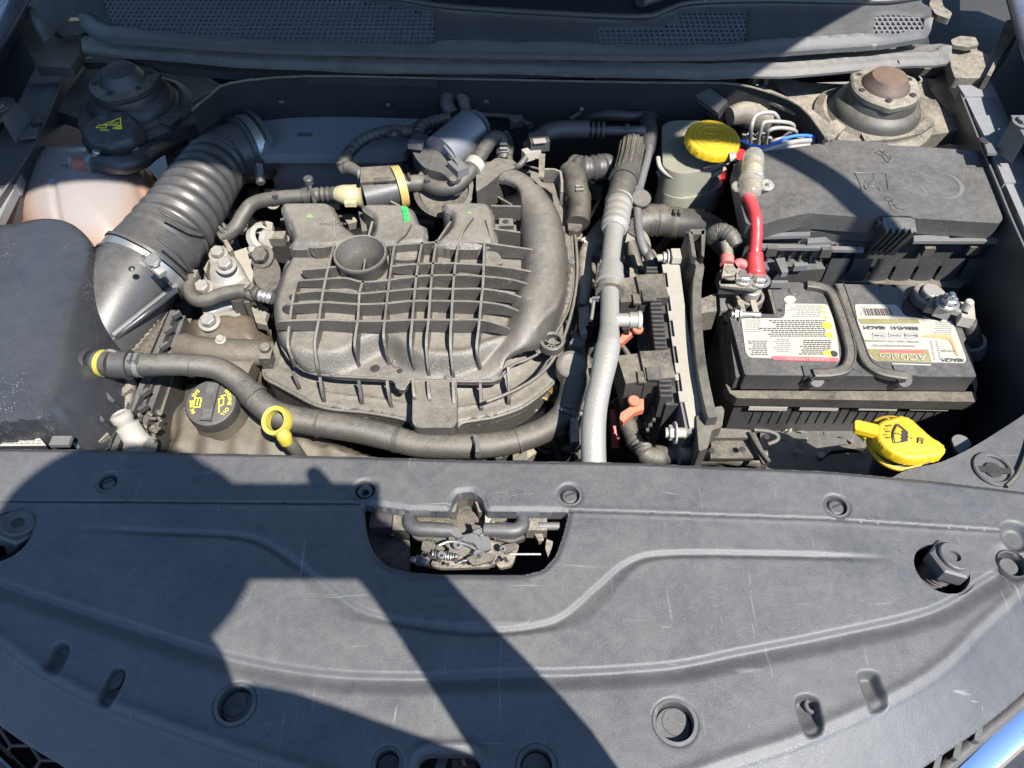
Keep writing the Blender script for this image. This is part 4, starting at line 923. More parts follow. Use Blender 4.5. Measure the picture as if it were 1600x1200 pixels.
def txt(body, u, v, h, m=inkM, al='CENTER', rot=178.5, z=BZ + .0019, sx=1, shear=0):
    return text('lettering', body, u, v, z, h, m, bt, rot=rot, ext=.0001, align=al, sx=sx, shear=shear)
txt('ACDelco', 1411, 557, .0125, labM, sx=1.05, shear=.15, z=BZ + .0021)
txt('88864541  48AGM', 1392, 512, .0078, inkM, sx=1.0)
txt('48AGM', 1489, 562, .0075, inkM); txt('OWNER', 1482, 548, .0042, greyInk)
for b, u in (('760 CCA', 1424), ('120 RC', 1399), ('70 AH', 1374)):
    txt(b, u, 524, .0038); p = [P(u + dx, 524 + dy, BZ + .0018) for dx, dy in ((-10, -4), (10, -4), (10, 4), (-10, 4), (-10, -4))]; tube('box_outline', p, .0003, greyInk, bt, n=4, sub=1)
txt('BATTERY, LEAD ACID, NONSPILLABLE', 1394, 533, .0034, greyInk); txt('MAINTENANCE FREE BATTERY', 1396, 540, .0034, greyInk)
txt('DANGER / POISON', 1262, 560.5, .0052, labM, z=BZ + .0018)
def rows(nm, u0, u1, v0, v1, dv, m, h=.0009, slant=0, seed=1, rag=.3):
    rg = random.Random(seed); bm = bmesh.new(); v = v0
    while v < v1:
        x = u1 - slant * (v - v0) - rg.random() * 3; end = u0 + (u1 - u0) * rg.random() * rag
        while x > end:
            w = rg.uniform(2, 6.5); addbox(bm, P(x - w / 2, v, BZ + .0014), (w * .00062, h, .0002)); x -= w + 1.3
        v += dv
    return finish(nm, bm, m, bt)
rows('print', 1230, 1284, 478, 496, 3.2, greyInk, seed=2); rows('print', 1190, 1290, 501, 528, 3.0, inkM, .0011, -.12, seed=3)
rows('print', 1172, 1200, 533, 556, 3, inkM, .0010, seed=4, rag=.2); rows('print', 1212, 1236, 530, 552, 3.2, greyInk, .001, seed=5, rag=.2); rows('print', 1248, 1300, 532, 554, 3.0, inkM, .0011, seed=6, rag=.2)
rows('print', 1166, 1190, 500, 520, 3, greyInk, .0008, seed=7); rows('print', 1462, 1488, 504, 528, 3, greyInk, .0007, seed=8, rag=.1)
rows('print', 1345, 1356, 480, 494, 3, greyInk, .0007, seed=10)
for u in (1455, 1464):
    bm = bmesh.new()
    for k in range(9): addbox(bm, P(u + k * .7, 534 + k * 3.4, BZ + .0015), (.0018, .0012, .0002))
    finish('print', bm, greyInk, bt)
bm = bmesh.new(); x = 1352
while x < 1393:
    w = random.choice((.6, 1, 1.6)); addbox(bm, P(x, 487.5, BZ + .0014), (w * .0006, .011, .0002)); x += w + random.choice((1, 1.6))
finish('barcode', bm, brownM, bt)
for u, v, r_ in ((1292, 509, .0055), (1284, 480, .002), (1286, 488, .002), (1289, 496, .002)): disc('yellow_symbol', P(u, v, BZ + .001), r_, .0006, yelI, bt, n=20, bev=.0001)
for u, v in ((1296, 524), (1293, 552)): lathe('warning_triangle', P(u, v, BZ + .001), (0, 0, 1), [(.006, 0), (.006, .0006), (0, .0006)], yelI, bt, 3, ph=2.6)
disc('black_symbol', P(1303, 553, BZ + .001), .004, .0007, inkM, bt, n=20, bev=.0001)
prism('rust_drip', smooth(PP('1440,525 1470,522 1486,526 1494,545 1498,556 1493,552 1484,532 1466,528', BZ + .0016), 3), None, .0002, mat('rust_stain', (.45, .2, .07), .7, .4, (.5, .42, .28), bump=.4), bt, 0)
for u, v in ((1211, 444), (1219, 485), (1376, 446), (1397, 447)): disc('lid_notch', P(u, v, BZ), .0028, .0008, darkM, bt, n=14)
def strap(name, s, w, end, par=bt):
    p = pathpts(PP(s, BZ + .006), 6); bm = bmesh.new(); rows_ = []
    for i, q in enumerate(p):
        d = p[min(i + 1, len(p) - 1)] - p[max(i - 1, 0)]; d.z = 0; d.normalize(); n_ = Vector((-d.y, d.x, 0)) * w / 2
        rows_.append([bm.verts.new(q + n_ * a + Vector((0, 0, b))) for a, b in ((-1, -.006), (-1, 0), (-.72, .0012), (-.6, 0), (.6, 0), (.72, .0012), (1, 0), (1, -.006))])
    for a, b in zip(rows_, rows_[1:]):
        for k in range(8): kk = (k + 1) % 8; bm.faces.new((a[k], a[kk], b[kk], b[k]))
    bm.faces.new(rows_[0][::-1]); bm.faces.new(rows_[-1]); o = finish(name, bm, rubM, par, .0005, 1)
    disc('strap_pivot', P(end[0], end[1], .862), .0085, .010, blackM, par, axis=(.1, -.7, .7)); tube('pivot_slot', [P(end[0] - 3, end[1] + 3, .873), P(end[0] + 4, end[1] - 4, .873)], .0014, darkM, par, sub=1)
    return o
strap('hold_down_strap', '1262,443 1285,447 1300,456 1312,482 1324,520 1330,552 1322,574 1300,581 1272,582', .011, (1270, 592))
strap('hold_down_strap', '1312,443 1316,452 1328,490 1342,530 1354,562 1374,578 1400,584 1416,586', .011, (1406, 592))
for u in (1268, 1410): box('strap_cradle', P(u, 586, .864), (.022, .014, .016), blackM, bt)
prism('strap_gap', '1318,470 1330,530 1334,578 1324,578 1326,540', BZ + .001, .0005, darkM, bt, 0)
# positive terminal
pt = thing('positive_terminal', 'positive battery clamp with a zinc bar carrying two cable lugs', 'battery terminal', P(1168, 470, .85))
disc('post', P(1168, 472, .856), .0105, .022, aluM, pt); ring('clamp_ring', P(1168, 472, .860), .0165, .0125, .012, tanM, pt)
for u in (1158, 1178): box('clamp_leg', P(u, 487, .868), (.0065, .026, .011), tanM, pt)
tube('clamp_bolt', [P(1144, 490, .872), P(1188, 492, .872)], .0032, steelM, pt, sub=1); hexbolt('clamp_nut', P(1154, 491, .872), .007, .006, steelM, pt, axis=(-1, 0, .1)); disc('bolt_end', P(1150, 491, .872), .004, .006, steelM, pt, axis=(-1, 0, 0))
prism('link_bar', '1124,438 1148,434 1192,438 1194,448 1178,452 1124,446', .893, .0035, tanM, pt, .001, r=.003)
for u, v in ((1162, 436), (1186, 438)): hexbolt('nut', P(u, v, .894), .0085, .008, steelM, pt)
hexbolt('nut', P(1140, 428, .897), .0075, .007, tanM, pt); box('fuse_block', P(1142, 442, .885), (.03, .02, .016), rubcM, pt)
prism('lug', '1132,412 1146,412 1148,430 1128,432', .903, .003, tanM, pt, .0008); prism('lug', '1152,418 1170,416 1174,434 1150,436', .901, .003, tanM, pt, .0008)
prism('lead_tray', '1124,452 1140,456 1132,470 1138,484 1126,486', .862, .008, plateM, pt, .001)
# negative terminal
ng = thing('negative_terminal', 'corroded negative battery clamp with its black ground cable at the right end of the battery', 'battery terminal', P(1450, 470, .85))
prism('recess', smooth(PP('1412,470 1430,460 1442,480 1470,492 1482,494 1470,500 1430,496 1412,488', BZ + .001), 3), None, .002, darkM, ng, 0)
disc('post', P(1448, 468, .870), .0105, .016, aluM, ng); ring('clamp_ring', P(1448, 469, .872), .0185, .0125, .010, tanM, ng)
prism('clamp_arm', '1456,460 1472,466 1466,484 1446,480', .884, .008, tanM, ng, .001); box('clamp_body', P(1474, 480, .884), (.016, .022, .014), aluM, ng, ax=(1, -.5, 0))
hexbolt('nut', P(1480, 474, .893), .0085, .009, steelM, ng); disc('stud', P(1482, 469, .90), .004, .01, steelM, ng); box('cable_lug', P(1494, 484, .884), (.022, .012, .006), aluM, ng, ax=(1, -.45, 0))
box('sensor', P(1508, 492, .88), (.014, .024, .014), whiteM, ng, ax=(1, -.3, 0)); disc('sensor_post', P(1507, 484, .886), .0045, .014, whiteM, ng)
tube('ground_cable', '1512,502,.868 1518,520,.855 1524,540,.83 1526,560,.79', [.009, .0095, .0085, .009], rubM, ng); tube('cable_ring', '1522,534,.838 1525,550,.815', .0125, wireM, ng, n=20, sub=1)
# black and red cables to the positive bar
pc = thing('battery_cable', 'ribbed loom and faded red boot feeding the left lug of the positive bar', 'cable', P(1140, 400, .88))
tube('loom', '1106,376,.90 1114,366,.91 1128,362,.915 1142,370,.915 1150,384,.91', [.006, .009, .010, .010, .008], rubM, pc, mod=lambda s, t: 1 + .05 * math.sin(s * 2600)); tube('loom', '1132,378,.91 1136,392,.905 1137,404,.902', .0065, tanM, pc, mod=lambda s, t: 1 + .05 * math.sin(s * 2600))
tube('boot', '1136,402,.903 1136,414,.901', .008, red2M, pc, n=16, sub=1); tube('boot', '1150,414,.902 1156,411,.904 1166,416,.902', .0055, red2M, pc)
rc = thing('amplifier_cable', 'thick bright red cable bolted to the positive bar and running to a clear fuse holder', 'cable', P(1185, 380, .90))
tube('cable', '1168,305,.942 1174,318,.940 1181,340,.938 1182,366,.926 1180,394,.912 1180,410,.906', .0068, redM, rc, n=18)
tube('crimp_sleeve', '1180,396,.912 1180,412,.906 1181,428,.900 1181,432,.899', [.0085, .0095, .0105, .0098], redM, rc, n=18, sub=4); tube('cable', '1158,242,.925 1146,238,.915 1136,240,.905 1130,262,.88 1122,300,.85', .0068, redM, rc)
fh = thing('fuse_holder', 'clear plastic inline fuse holder lying on the corner of the fuse box', 'fuse holder', P(1176, 280, .93))
a_, b_ = P(1178, 240, .946), P(1172, 306, .946)
tube('barrel', [a_, a_ * .9 + b_ * .1, a_ * .5 + b_ * .5, a_ * .12 + b_ * .88, b_], [.009, .0125, .0135, .0125, .008], clearM, fh, n=24, sub=3); tube('inner_fuse', [a_ * .8 + b_ * .2, a_ * .3 + b_ * .7], .006, creamM, fh, sub=1)
for t in (.3, .78): tube('brass_end', [a_ * (1 - t) + b_ * t, a_ * (.92 - t) + b_ * (t + .08)], .0068, brassM, fh, sub=1)
tube('collar', [a_ * .35 + b_ * .65, a_ * .28 + b_ * .72], .0148, clearM, fh, n=24, sub=1)
for u, v in ((1156, 293), (1196, 290)): ring('ear', P(u, v, .942), .0095, .0035, .003, clearM, fh)
# ------------------------------------------------------------------ brake fluid bottle
bf = thing('brake_fluid_bottle', 'translucent brake fluid bottle with a round yellow cap', 'brake fluid bottle', P(1080, 280, .85))
rp = rounded(PP('1034,196 1050,188 1094,188 1130,196 1140,236 1122,262 1064,272 1036,262', .905), .02, 4); prism('body', rp, None, .045, milkM, bf, .006, seg=3)
rp = rounded(PP('1026,280 1042,262 1120,256 1136,270 1124,296 1070,312 1034,304', .868), .015, 4); prism('lower_body', rp, None, .04, milkM, bf, .006, seg=3)
prism('foot', '1040,312 1062,312 1058,328 1046,330', .84, .02, milkM, bf, .002); prism('foot', '1092,312 1104,310 1100,342 1094,330', .845, .02, milkM, bf, .002)
for s in ('1028,246,.905 1032,262,.900 1050,276,.895 1070,278,.893 1100,268,.9 1140,252,.91', '1028,268,.885 1044,288,.88 1074,294,.878 1104,280,.885 1134,262,.9'): tube('bottle_rim', s, .003, whiteM, bf, n=10)
lathe('neck', P(1106, 234, .905), (0, -.05, 1), [(.026, -.02), (.026, .015)], milkM, bf)
nk = P(1111, 226, .926)
lathe('cap', nk, (0.05, -.08, 1), [(.0335, 0), (.0345, .001), (.0345, .009), (.0325, .0115), (.030, .012), (.0295, .0112), (0, .0118)], yelM, bf, 96, flute=lambda a, h: 1 - .018 * (math.cos(22 * a) > .2) if h < .0112 else 1)
cax = Vector((.05, -.08, 1)).normalized(); ccn = nk + cax * .0122
for r_ in (.007, .013, .019, .025): lathe('raised_ring', ccn - cax * .0004, cax, [(r_ - .0005, 0), (r_, .0006), (r_ + .0005, 0)], yelM, bf, 48)
q3 = cax.to_track_quat('Z', 'Y').to_matrix()
for k, w_ in enumerate(('CLEAN FILLER CAP', 'USE DOT 3', 'FLUID')): text('lettering', w_, 0, 0, 0, .0042, yelM, bf, pos=ccn + Vector((0, .010 - .009 * k, .0009)), mat3=Matrix.Rotation(rad(178), 3, 'Z'), ext=.0004)
# ------------------------------------------------------------------ brake lines and wires beside the bottle
bl_ = thing('brake_lines', 'looping grey brake lines rising from the valve block behind the yellow cap', 'brake lines', P(1190, 215, .9))
for s in ('1172,232,.90 1174,200,.935 1182,180,.945 1206,176,.945 1216,186,.935 1214,196,.92', '1184,230,.90 1190,198,.935 1200,190,.94 1232,192,.935 1240,200,.925 1225,214,.91', '1196,226,.90 1200,206,.93 1216,200,.935 1240,203,.93 1242,212,.915 1222,222,.905', '1200,232,.905 1206,222,.925 1226,216,.93 1258,214,.925 1276,220,.91 1264,226,.91'):
    tube('line', s, .0026, wireM, bl_, n=10)
tube('line', '1186,238,.93 1210,230,.935 1240,222,.935 1268,220,.93 1270,226,.925 1236,230,.93 1200,236,.93', .0032, wireM, bl_, n=10)
tube('blue_wire', '1186,232,.93 1206,226,.935 1234,214,.938 1262,212,.936 1280,218,.93 1292,226,.925', .0022, blueM, bl_, n=8); tube('blue_wire', '1150,222,.93 1160,220,.935 1172,226,.93 1192,230,.93', .0018, blueM, bl_, n=8)
for u, v in ((1170, 222), (1186, 220), (1178, 232), (1196, 226)): hexbolt('fitting', P(u, v, .895), .006, .012, whiteM, bl_)
box('valve_block', P(1186, 238, .87), (.05, .04, .04), aluM, bl_)
tube('white_connector', '1140,246,.93 1150,244,.932', .006, whiteM, bl_, sub=1); tube('black_wire', '1100,262,.91 1126,254,.92 1150,248,.925', .003, rubcM, bl_, n=8)
# ------------------------------------------------------------------ washer filler
wf = thing('washer_filler_cap', 'bright yellow washer fluid cap with a windshield symbol standing on its filler neck', 'washer cap', P(1420, 700, .80))
WZ = .925
cp_ = smooth(PP('1392,652 1408,648 1424,652 1440,666 1456,680 1472,690 1479,700 1474,710 1458,713 1440,716 1418,715 1396,706 1378,692 1369,676 1372,662 1380,655', WZ), 4)
def cap_z(X, Y, s): return WZ - .0035 * (1 - np.sqrt(np.maximum(0, 1 - (1 - np.clip(s / .005, 0, 1)) ** 2))) - .0012 * ss(s, .007, .0085) * (1 - ss(s, .0085, .010)) * 0 + .0015 * ss(s, .006, .02) - .0006 * np.exp(-((s - .006) / .001) ** 2)
relief('lid', cp_, cap_z, .0013, yelM, wf, skirt=.008, ang=50)
prism('tab', rounded(PP('1336,658 1340,656 1374,664 1372,680 1336,671', WZ), .002), None, .006, yelM, wf, .0015); prism('tab_underside', PP('1336,672 1358,680 1352,686', .915), None, .004, yelM, wf, .001)
lathe('rim', P(1399, 690, .905), (0, 0, 1), [(.022, 0), (.0255, .002), (.0255, .006), (.022, .008)], yelM, wf, 48); lathe('rim', P(1399, 699, .899), (0, 0, 1), [(.024, 0), (.027, .001), (.027, .003), (.024, .004)], yelM, wf, 48)
tube('filler_neck', '1412,700,.895 1404,725,.86 1400,745,.80', [.025, .024, .026], blackM, wf, n=30)
def wpx(x, y): return P(1300 + x / 8, 630 + y / 8, WZ + .0022)
sym = [tube('windshield_symbol', [wpx(*a) for a in seg], .00075, inkM, wf, n=6, sub=1, flat=.5) for seg in (((825, 262), (795, 300), (768, 360), (768, 420), (790, 492), (860, 486), (935, 470)), ((825, 262), (860, 290), (945, 362), (935, 410), (938, 468)))]
prism('windshield_symbol', [wpx(*a) for a in ((895, 335), (945, 362), (938, 415), (936, 468), (870, 480), (882, 450), (862, 435), (880, 415), (860, 395), (885, 375), (870, 350))], None, .0005, inkM, wf, 0)
for seg in (((690, 285), (720, 275), (750, 282)), ((682, 318), (695, 325)), ((690, 355), (705, 352), (730, 350)), ((672, 385), (680, 400)), ((695, 425), (730, 432)), ((795, 375), (812, 378)), ((830, 382), (848, 386)), ((945, 418), (965, 424)), ((990, 435), (1005, 440))):
    tube('spray_symbol', [wpx(*a) for a in seg], .0007, inkM, wf, n=6, sub=1, flat=.5)
tube('book_symbol', [wpx(*a) for a in ((1080, 430), (1140, 440), (1132, 504), (1072, 490), (1080, 430))], .0006, inkM, wf, n=6, sub=1, flat=.5); tube('book_symbol', [wpx(*a) for a in ((1092, 458), (1125, 464))], .0007, inkM, wf, n=6, sub=1, flat=.5)
# ------------------------------------------------------------------ control module standing on edge
cm = thing('engine_computer', 'finned engine computer standing on edge with a pale metal rim beside the battery', 'engine computer', P(1070, 560, .76))
rimp = PP('1050,396,.905 1052,420,.905 1058,470,.905 1068,540,.905 1080,620,.905 1090,668,.90')
off = Vector((-.024, 0, 0))
def slab(name, path, w, h, m, bev=.0012, dz=0):
    bm = bmesh.new(); r1 = []
    for p in path:
        p = p + Vector((0, 0, dz)); r1.append([bm.verts.new(q) for q in (p + Vector((-w / 2, 0, 0)), p + Vector((w / 2, 0, 0)), p + Vector((w / 2, 0, -h)), p + Vector((-w / 2, 0, -h)))])
    for a, b in zip(r1, r1[1:]):
        for k in range(4): bm.faces.new((a[k], a[(k + 1) % 4], b[(k + 1) % 4], b[k]))
    bm.faces.new(r1[0][::-1]); bm.faces.new(r1[-1]); return finish(name, bm, m, cm, bev)
slab('rim_plate', rimp, .015, .11, whiteM); slab('inner_plate', [p + Vector((-.0075, -.004, -.004)) for p in rimp[1:]], .006, .10, plateM)
slab('cover', [p + Vector((-.017, -.004, -.008)) for p in rimp[1:-1]], .013, .10, rubcM)
for k in range(6): t = k / 5; p = rimp[1] * (1 - t) + rimp[4] * t; box('rim_tab', p + Vector((-.008, 0, .0)), (.008, .012, .002), whiteM, cm)
for k in range(30):
    t = k / 29; p = (rimp[1] * (1 - t) + rimp[4] * t) + Vector((-.024, 0, -.015)); box('cooling_fin', p, (.012, .0024, .034), rubcM, cm, up=(-.45, 0, 1), bevel=.0006)
for k in range(5): slab('side_rib', [p + Vector((-.026 - .002 * k, 0, -.022 - k * .009)) for p in rimp[1:5]], .003, .003, rubM, .0006)
box('top_clip', P(1056, 400, .912), (.010, .016, .008), whiteM, cm); tube('locating_pin', [P(1028, 403, .905), P(1050, 402, .908)], .0042, whiteM, cm, sub=1); hexbolt('pin_nut', P(1044, 402, .907), .0062, .006, whiteM, cm, axis=(-1, 0, 0))
tube('locating_pin', [P(1040, 676, .895), P(1072, 676, .897)], .005, whiteM, cm, sub=1); hexbolt('pin_nut', P(1056, 676, .896), .0075, .007, whiteM, cm, axis=(-1, 0, 0)); disc('white_spot', P(1045, 455, .9), .004, .002, whiteM, cm); disc('white_spot', P(1058, 590, .9), .004, .002, whiteM, cm)
md = thing('computer_bracket', 'tall grey plastic bracket arm holding the engine computer next to the battery', 'bracket', P(1100, 560, .8))
strip('arm', smooth(PP('1078,362 1080,380 1086,402 1094,416 1090,440 1089,480 1092,530 1098,580 1108,630 1114,652', .918), 2, False), .918, .05, .009, rubM, md, 1, .001)
for s in ('1078,358 1102,358 1100,366 1080,366', '1096,360 1103,360 1100,402 1096,398', '1076,362 1082,362 1088,402 1082,400'): prism('frame', s, .93, .01, rubM, md, .0012)
prism('web', '1082,366 1096,366 1096,402 1088,402', .918, .01, rubM, md, .001)
prism('foot', '1100,640 1128,634 1132,640 1128,668 1112,672 1106,700 1092,706 1088,650', .905, .05, rubM, md, .002, r=.003)
prism('cross_leg', '1112,668 1178,672 1196,710 1200,724 1192,724 1172,684 1114,684', .890, .004, rubM, md, .001); prism('plate', '1112,684 1172,684 1190,716 1110,716', .882, .004, dirtM, md, .001)
tube('edge', '1178,672,.893 1200,674,.893 1214,680,.892 1214,688,.89 1200,694,.888', .0022, rubM, md, n=8); tube('edge', '1172,676,.893 1186,700,.893 1202,722,.893', .0022, rubM, md, n=8)
for u, v in ((1112, 704), (1160, 702), (1198, 682)): disc('hole', P(u, v, .891), .003, .0006, darkM, md)
prism('tan_block', '1092,468 1118,458 1120,486 1092,490', .87, .03, tanM, md, .002)
# ------------------------------------------------------------------ connectors on the computer
for (u, v, lab2, lev) in ((1000, 470, 'grey plug with a red lever on the rear half of the engine computer', ((966, 536), (972, 522), (986, 508), (996, 510), (990, 520), (972, 536))), (1008, 592, 'grey plug with a bright orange lever on the front half of the engine computer', ((968, 654), (970, 645), (984, 636), (990, 622), (1006, 624), (1006, 640), (992, 644), (974, 660)))):
    k_ = thing('computer_plug', lab2, 'plug', P(u, v, .86), 'plugs on the engine computer')
    box('plug_body', P(u - 18, v + 2, .885), (.03, .036, .04), dirtM, k_, ax=(1, .15, 0)); box('plug_body', P(u + 16, v - 8, .895), (.03, .036, .03), dirtM, k_, ax=(1, .06, 0)); box('plug_neck', P(u + 26, v + 22, .865), (.04, .034, .06), blackM, k_)
    box('plug_window', P(u - 5, v - 2, .907), (.008, .014, .003), dirtM, k_, bevel=.0005); box('plug_window', P(u + 14, v - 8, .912), (.014, .016, .002), rubM, k_, bevel=.0005)
    prism('lever', [P(a, b, .885) for a, b in lev], None, .007, orgM, k_, .001); disc('lever_pivot', P(lev[3][0], lev[3][1] + 6, .888), .006, .004, orgM, k_)
    prism('wedge', [P(u - 28, v + 42, .87), P(u - 20, v + 20, .885), P(u + 6, v + 16, .885), P(u - 4, v + 34, .875)], None, .03, dirtM, k_, .001)
# ------------------------------------------------------------------ air conditioning pipe
ac = thing('air_conditioning_pipe', 'thick dull silver pipe with a ribbed rubber sleeve running down right of the manifold', 'pipe', P(945, 500, .9))
pth = PP('988,226,.900 984,250,.902 976,282,.905'); tube('ribbed_sleeve', pth, [.016, .0155, .0165], rubM, ac, n=72, sub=6, ang=20)
bm = bmesh.new()
for k in range(16):
    a = 2 * math.pi * k / 16; o = Vector((math.cos(a), 0, math.sin(a))) * .0162; addtube(bm, pathpts([p + o for p in pth], 4), .0016, 6)
finish('sleeve_rib', bm, rubM, ac)
tube('sleeve_cuff', '977,276,.906 974,284,.906', .0185, rubcM, ac, n=24, sub=1, mod=lambda s, t: 1.0); tube('rubber_hose', '976,282,.905 970,304,.907 966,318,.908', .0165, rubM, ac, n=24)
tube('crimp', '968,314,.908 965,330,.909 961,352,.909 959,360,.909', [.0158, .0155, .0158, .014], pipeM, ac, n=32, sub=10, mod=lambda s, t: 1 + .04 * math.cos(s * 520))
tube('pipe', '960,358,.909 957,380,.909 954,410,.91 953,440,.912 953,480,.914 952,520,.915', [.0112, .0106, .0102, .0098, .0098, .010], pipeM, ac, n=28)
tube('collar', '955,418,.910 953,452,.912', .0135, pipeM, ac, n=28, sub=1); tube('collar', '954,432,.911 953,444,.912', .0148, pipeM, ac, n=28, sub=1); tube('collar', '953,450,.912 953,458,.912', .0155, tanM, ac, n=28, sub=1)
tube('pipe', '952,515,.915 951,536,.915 949,545,.914', [.010, .0118, .0125], pipeM, ac, n=28); tube('pipe', '950,542,.914 946,562,.912 938,600,.908 930,640,.902 927,680,.895 928,740,.88', [.0125, .0125, .0112, .0116, .012, .012], pipeM, ac, n=28)
tube('service_port', '962,500,.915 984,500,.915', .0072, pipeM, ac, n=20, sub=1); tube('service_port', '983,500,.915 1000,500,.915', .0085, aluM, ac, n=20, sub=1); tube('service_cap', '996,500,.915 1002,500,.915', .0095, whiteM, ac, n=20, sub=1)
tube('clip', '936,470,.91 928,470,.908 924,500,.90', .002, plateM, ac, n=8, sub=1); tube('clip', '926,466,.909 938,465,.912', .002, plateM, ac, n=8, sub=1)
sp = thing('thin_pipe', 'thin grey pipe curving beside the thick silver pipe', 'pipe', P(1000, 340, .89))
tube('pipe', '1010,186,.905 1013,205,.905 1014,235,.905 1004,275,.905 998,300,.903 996,330,.9 1000,370,.897 1010,396,.89 1030,415,.875', .0052, plateM, sp, n=14); tube('sleeve', '1008,180,.9 1010,196,.9 1014,225,.9', [.006, .010, .009], rubcM, sp); tube('sleeve', '1006,386,.89 1018,408,.885 1034,440,.86', .0068, rubcM, sp)
disc('grommet', P(1000, 314, .905), .012, .008, rubM, sp, axis=(.1, -.4, 1)); tube('nut', '998,298,.903 997,306,.903', .008, plateM, sp, n=6, sub=1)
# ------------------------------------------------------------------ engine block and covers under the manifold
eb = thing('engine_block', 'cast engine block and brown stained valve cover under and in front of the manifold', 'engine', P(600, 560, .5))
bm = bmesh.new(); addprism(bm, rounded(PP('300,430 900,400 930,640 880,700 300,700', .76), .03), .45); finish('block', bm, dirtM, eb, .01)
vc = smooth(PP('262,655 286,628 300,600 380,612 432,640 470,668 520,690 560,706 600,730 280,735 268,690', .80), 3)
def vc_z(X, Y, s): return .80 + .02 * (1 - (1 - np.clip(s / .03, 0, 1)) ** 2) + .0015 * fbm(X, Y, 60, 11) + .003 * np.sin(X * 190) * ss(s, .004, .01)
stain = mat('stained_cover', (.06, .052, .04), .6, .9, (.15, .13, .1), bump=.5, side=.5, fleck=.4, var=.5)
relief('valve_cover', vc, vc_z, .0035, stain, eb, skirt=.08)
rc_ = smooth(PP('286,520 300,506 330,500 372,494 408,498 420,514 424,548 414,566 372,566 330,560 296,556', .825), 3)
def rc_z(X, Y, s): return .82 + .03 * (1 - (1 - np.clip(s / .028, 0, 1)) ** 2) + .0015 * fbm(X, Y, 70, 12)
relief('rear_cover', rc_, rc_z, .003, mat('rust_stained_cover', (.055, .045, .035), .45, .7, (.16, .12, .08), bump=.4, side=.5, fleck=.8, var=.6), eb, skirt=.06)
tube('cover_rib', '284,540,.845 330,548,.853 380,550,.853 424,552,.84', .016, stain, eb, flat=.8); tube('cover_rib', '296,560,.83 340,566,.842 396,584,.835', .018, stain, eb)
tube('cover_neck', '278,548,.838 292,546,.842', .010, stain, eb, sub=1)
box('post', P(376, 482, .855), (.012, .006, .03), rubM, eb); box('post', P(392, 484, .855), (.006, .006, .03), rubM, eb); box('post_head', P(384, 468, .868), (.024, .008, .01), rubM, eb); prism('flange', '392,478 408,488 418,508 400,504', .86, .01, tanM, eb, .001)
hexbolt('small_bolt', P(345, 532, .868), .004, .006, whiteM, eb)
# aluminium casting low right of the manifold
ca = thing('thermostat_housing', 'pitted aluminium housing below the right front corner of the manifold', 'housing', P(800, 650, .76))
prism('housing', smooth(PP('770,650 800,632 830,618 850,620 852,640 838,660 806,672 776,676', .80), 3), None, .06, aluD, ca, .006)
for k in range(4): tube('thread', [P(806 + k * 2, 634 + k * 4, .808), P(826 + k, 630 + k * 4, .808), P(838, 628 + k * 4, .806)], .0022, aluM, ca, n=8)
hexbolt('sensor', P(852, 610, .82), .009, .014, brassM, ca, axis=(.5, -.2, .8)); tube('sensor_plug', '838,616,.82 868,606,.822', .009, plateM, ca, sub=2)
tube('stay', '868,640,.8 862,648,.8 856,655,.8', .0015, whiteM, ca, n=6)
# ------------------------------------------------------------------ oil cap
oc = thing('oil_filler_cap', 'round black oil cap lettered in yellow under the breather hose', 'oil cap', P(337, 634, .85))
ox = Vector((.02, -.22, 1)).normalized(); ob = P(337, 640, .842)
tube('neck', [ob - ox * .03, ob], [.036, .031], stain, oc, n=28, sub=1)
lathe('cap', ob, ox, [(.030, 0), (.0325, .002), (.0325, .016), (.0310, .0185), (.0285, .0192), (0, .0186)], rubcM, oc, 96, flute=lambda a, h: 1 + .012 * math.cos(30 * a) if 0 < h < .017 else 1)
oq = ox.to_track_quat('Z', 'Y').to_matrix(); ot = ob + ox * .0195
Xo = Vector((1, 0, 0)); Xo = (Xo - ox * Xo.dot(ox)).normalized(); Yo = ox.cross(Xo); MO = Matrix((Xo, Yo, ox)).transposed()
def orot(a): return MO @ Matrix.Rotation(rad(a), 3, 'Z')
bm = bmesh.new(); addbox(bm, ob + ox * .0205, (.014, .052, .005), ax=Xo + Yo * -.06, up=ox); finish('grip', bm, rubcM, oc, .0015)
for k in range(8):
    for s_ in (-1, 1): bm = bmesh.new(); addbox(bm, ob + ox * .0232 + Yo * s_ * (.012 + k * .0016) + Xo * (-.0007 * s_), (.011, .0007, .0008), ax=Xo, up=ox); finish('grip_groove', bm, plateM, oc)
for side, word, r0, a0, st in ((1, 'ENGINE OIL', .024, 42, -9.4), (-1, 'SAE 5W-30', .024, 140, 9.6)):
    for k, ch_ in enumerate(word):
        if ch_ == ' ': continue
        a = rad(a0 + st * k) if side > 0 else rad(a0 + st * k)
        p = ot + Xo * math.cos(a) * r0 + Yo * math.sin(a) * r0
        text('lettering', ch_, 0, 0, 0, .0066, yelI, oc, pos=p, mat3=orot(math.degrees(a) - 90 if side > 0 else math.degrees(a) - 270 + 180 + 180 if False else math.degrees(a) - 90 + 180), ext=.0003)
def omark(nm, pts2, w=.0011): return mark(nm, pts2, w, yelI, oc, ot, ox)
x0 = Xo
def mk2(nm, pts2, w=.0011, cl=True):
    bm = bmesh.new(); q = [ot + ox * .0004 + Xo * a + Yo * b for a, b in pts2]
    for i in range(len(q) if cl else len(q) - 1):
        a, b = q[i], q[(i + 1) % len(q)]; addbox(bm, (a + b) / 2, ((b - a).length + w * .6, w, .0005), ax=b - a, up=ox)
    return finish(nm, bm, yelI, oc)
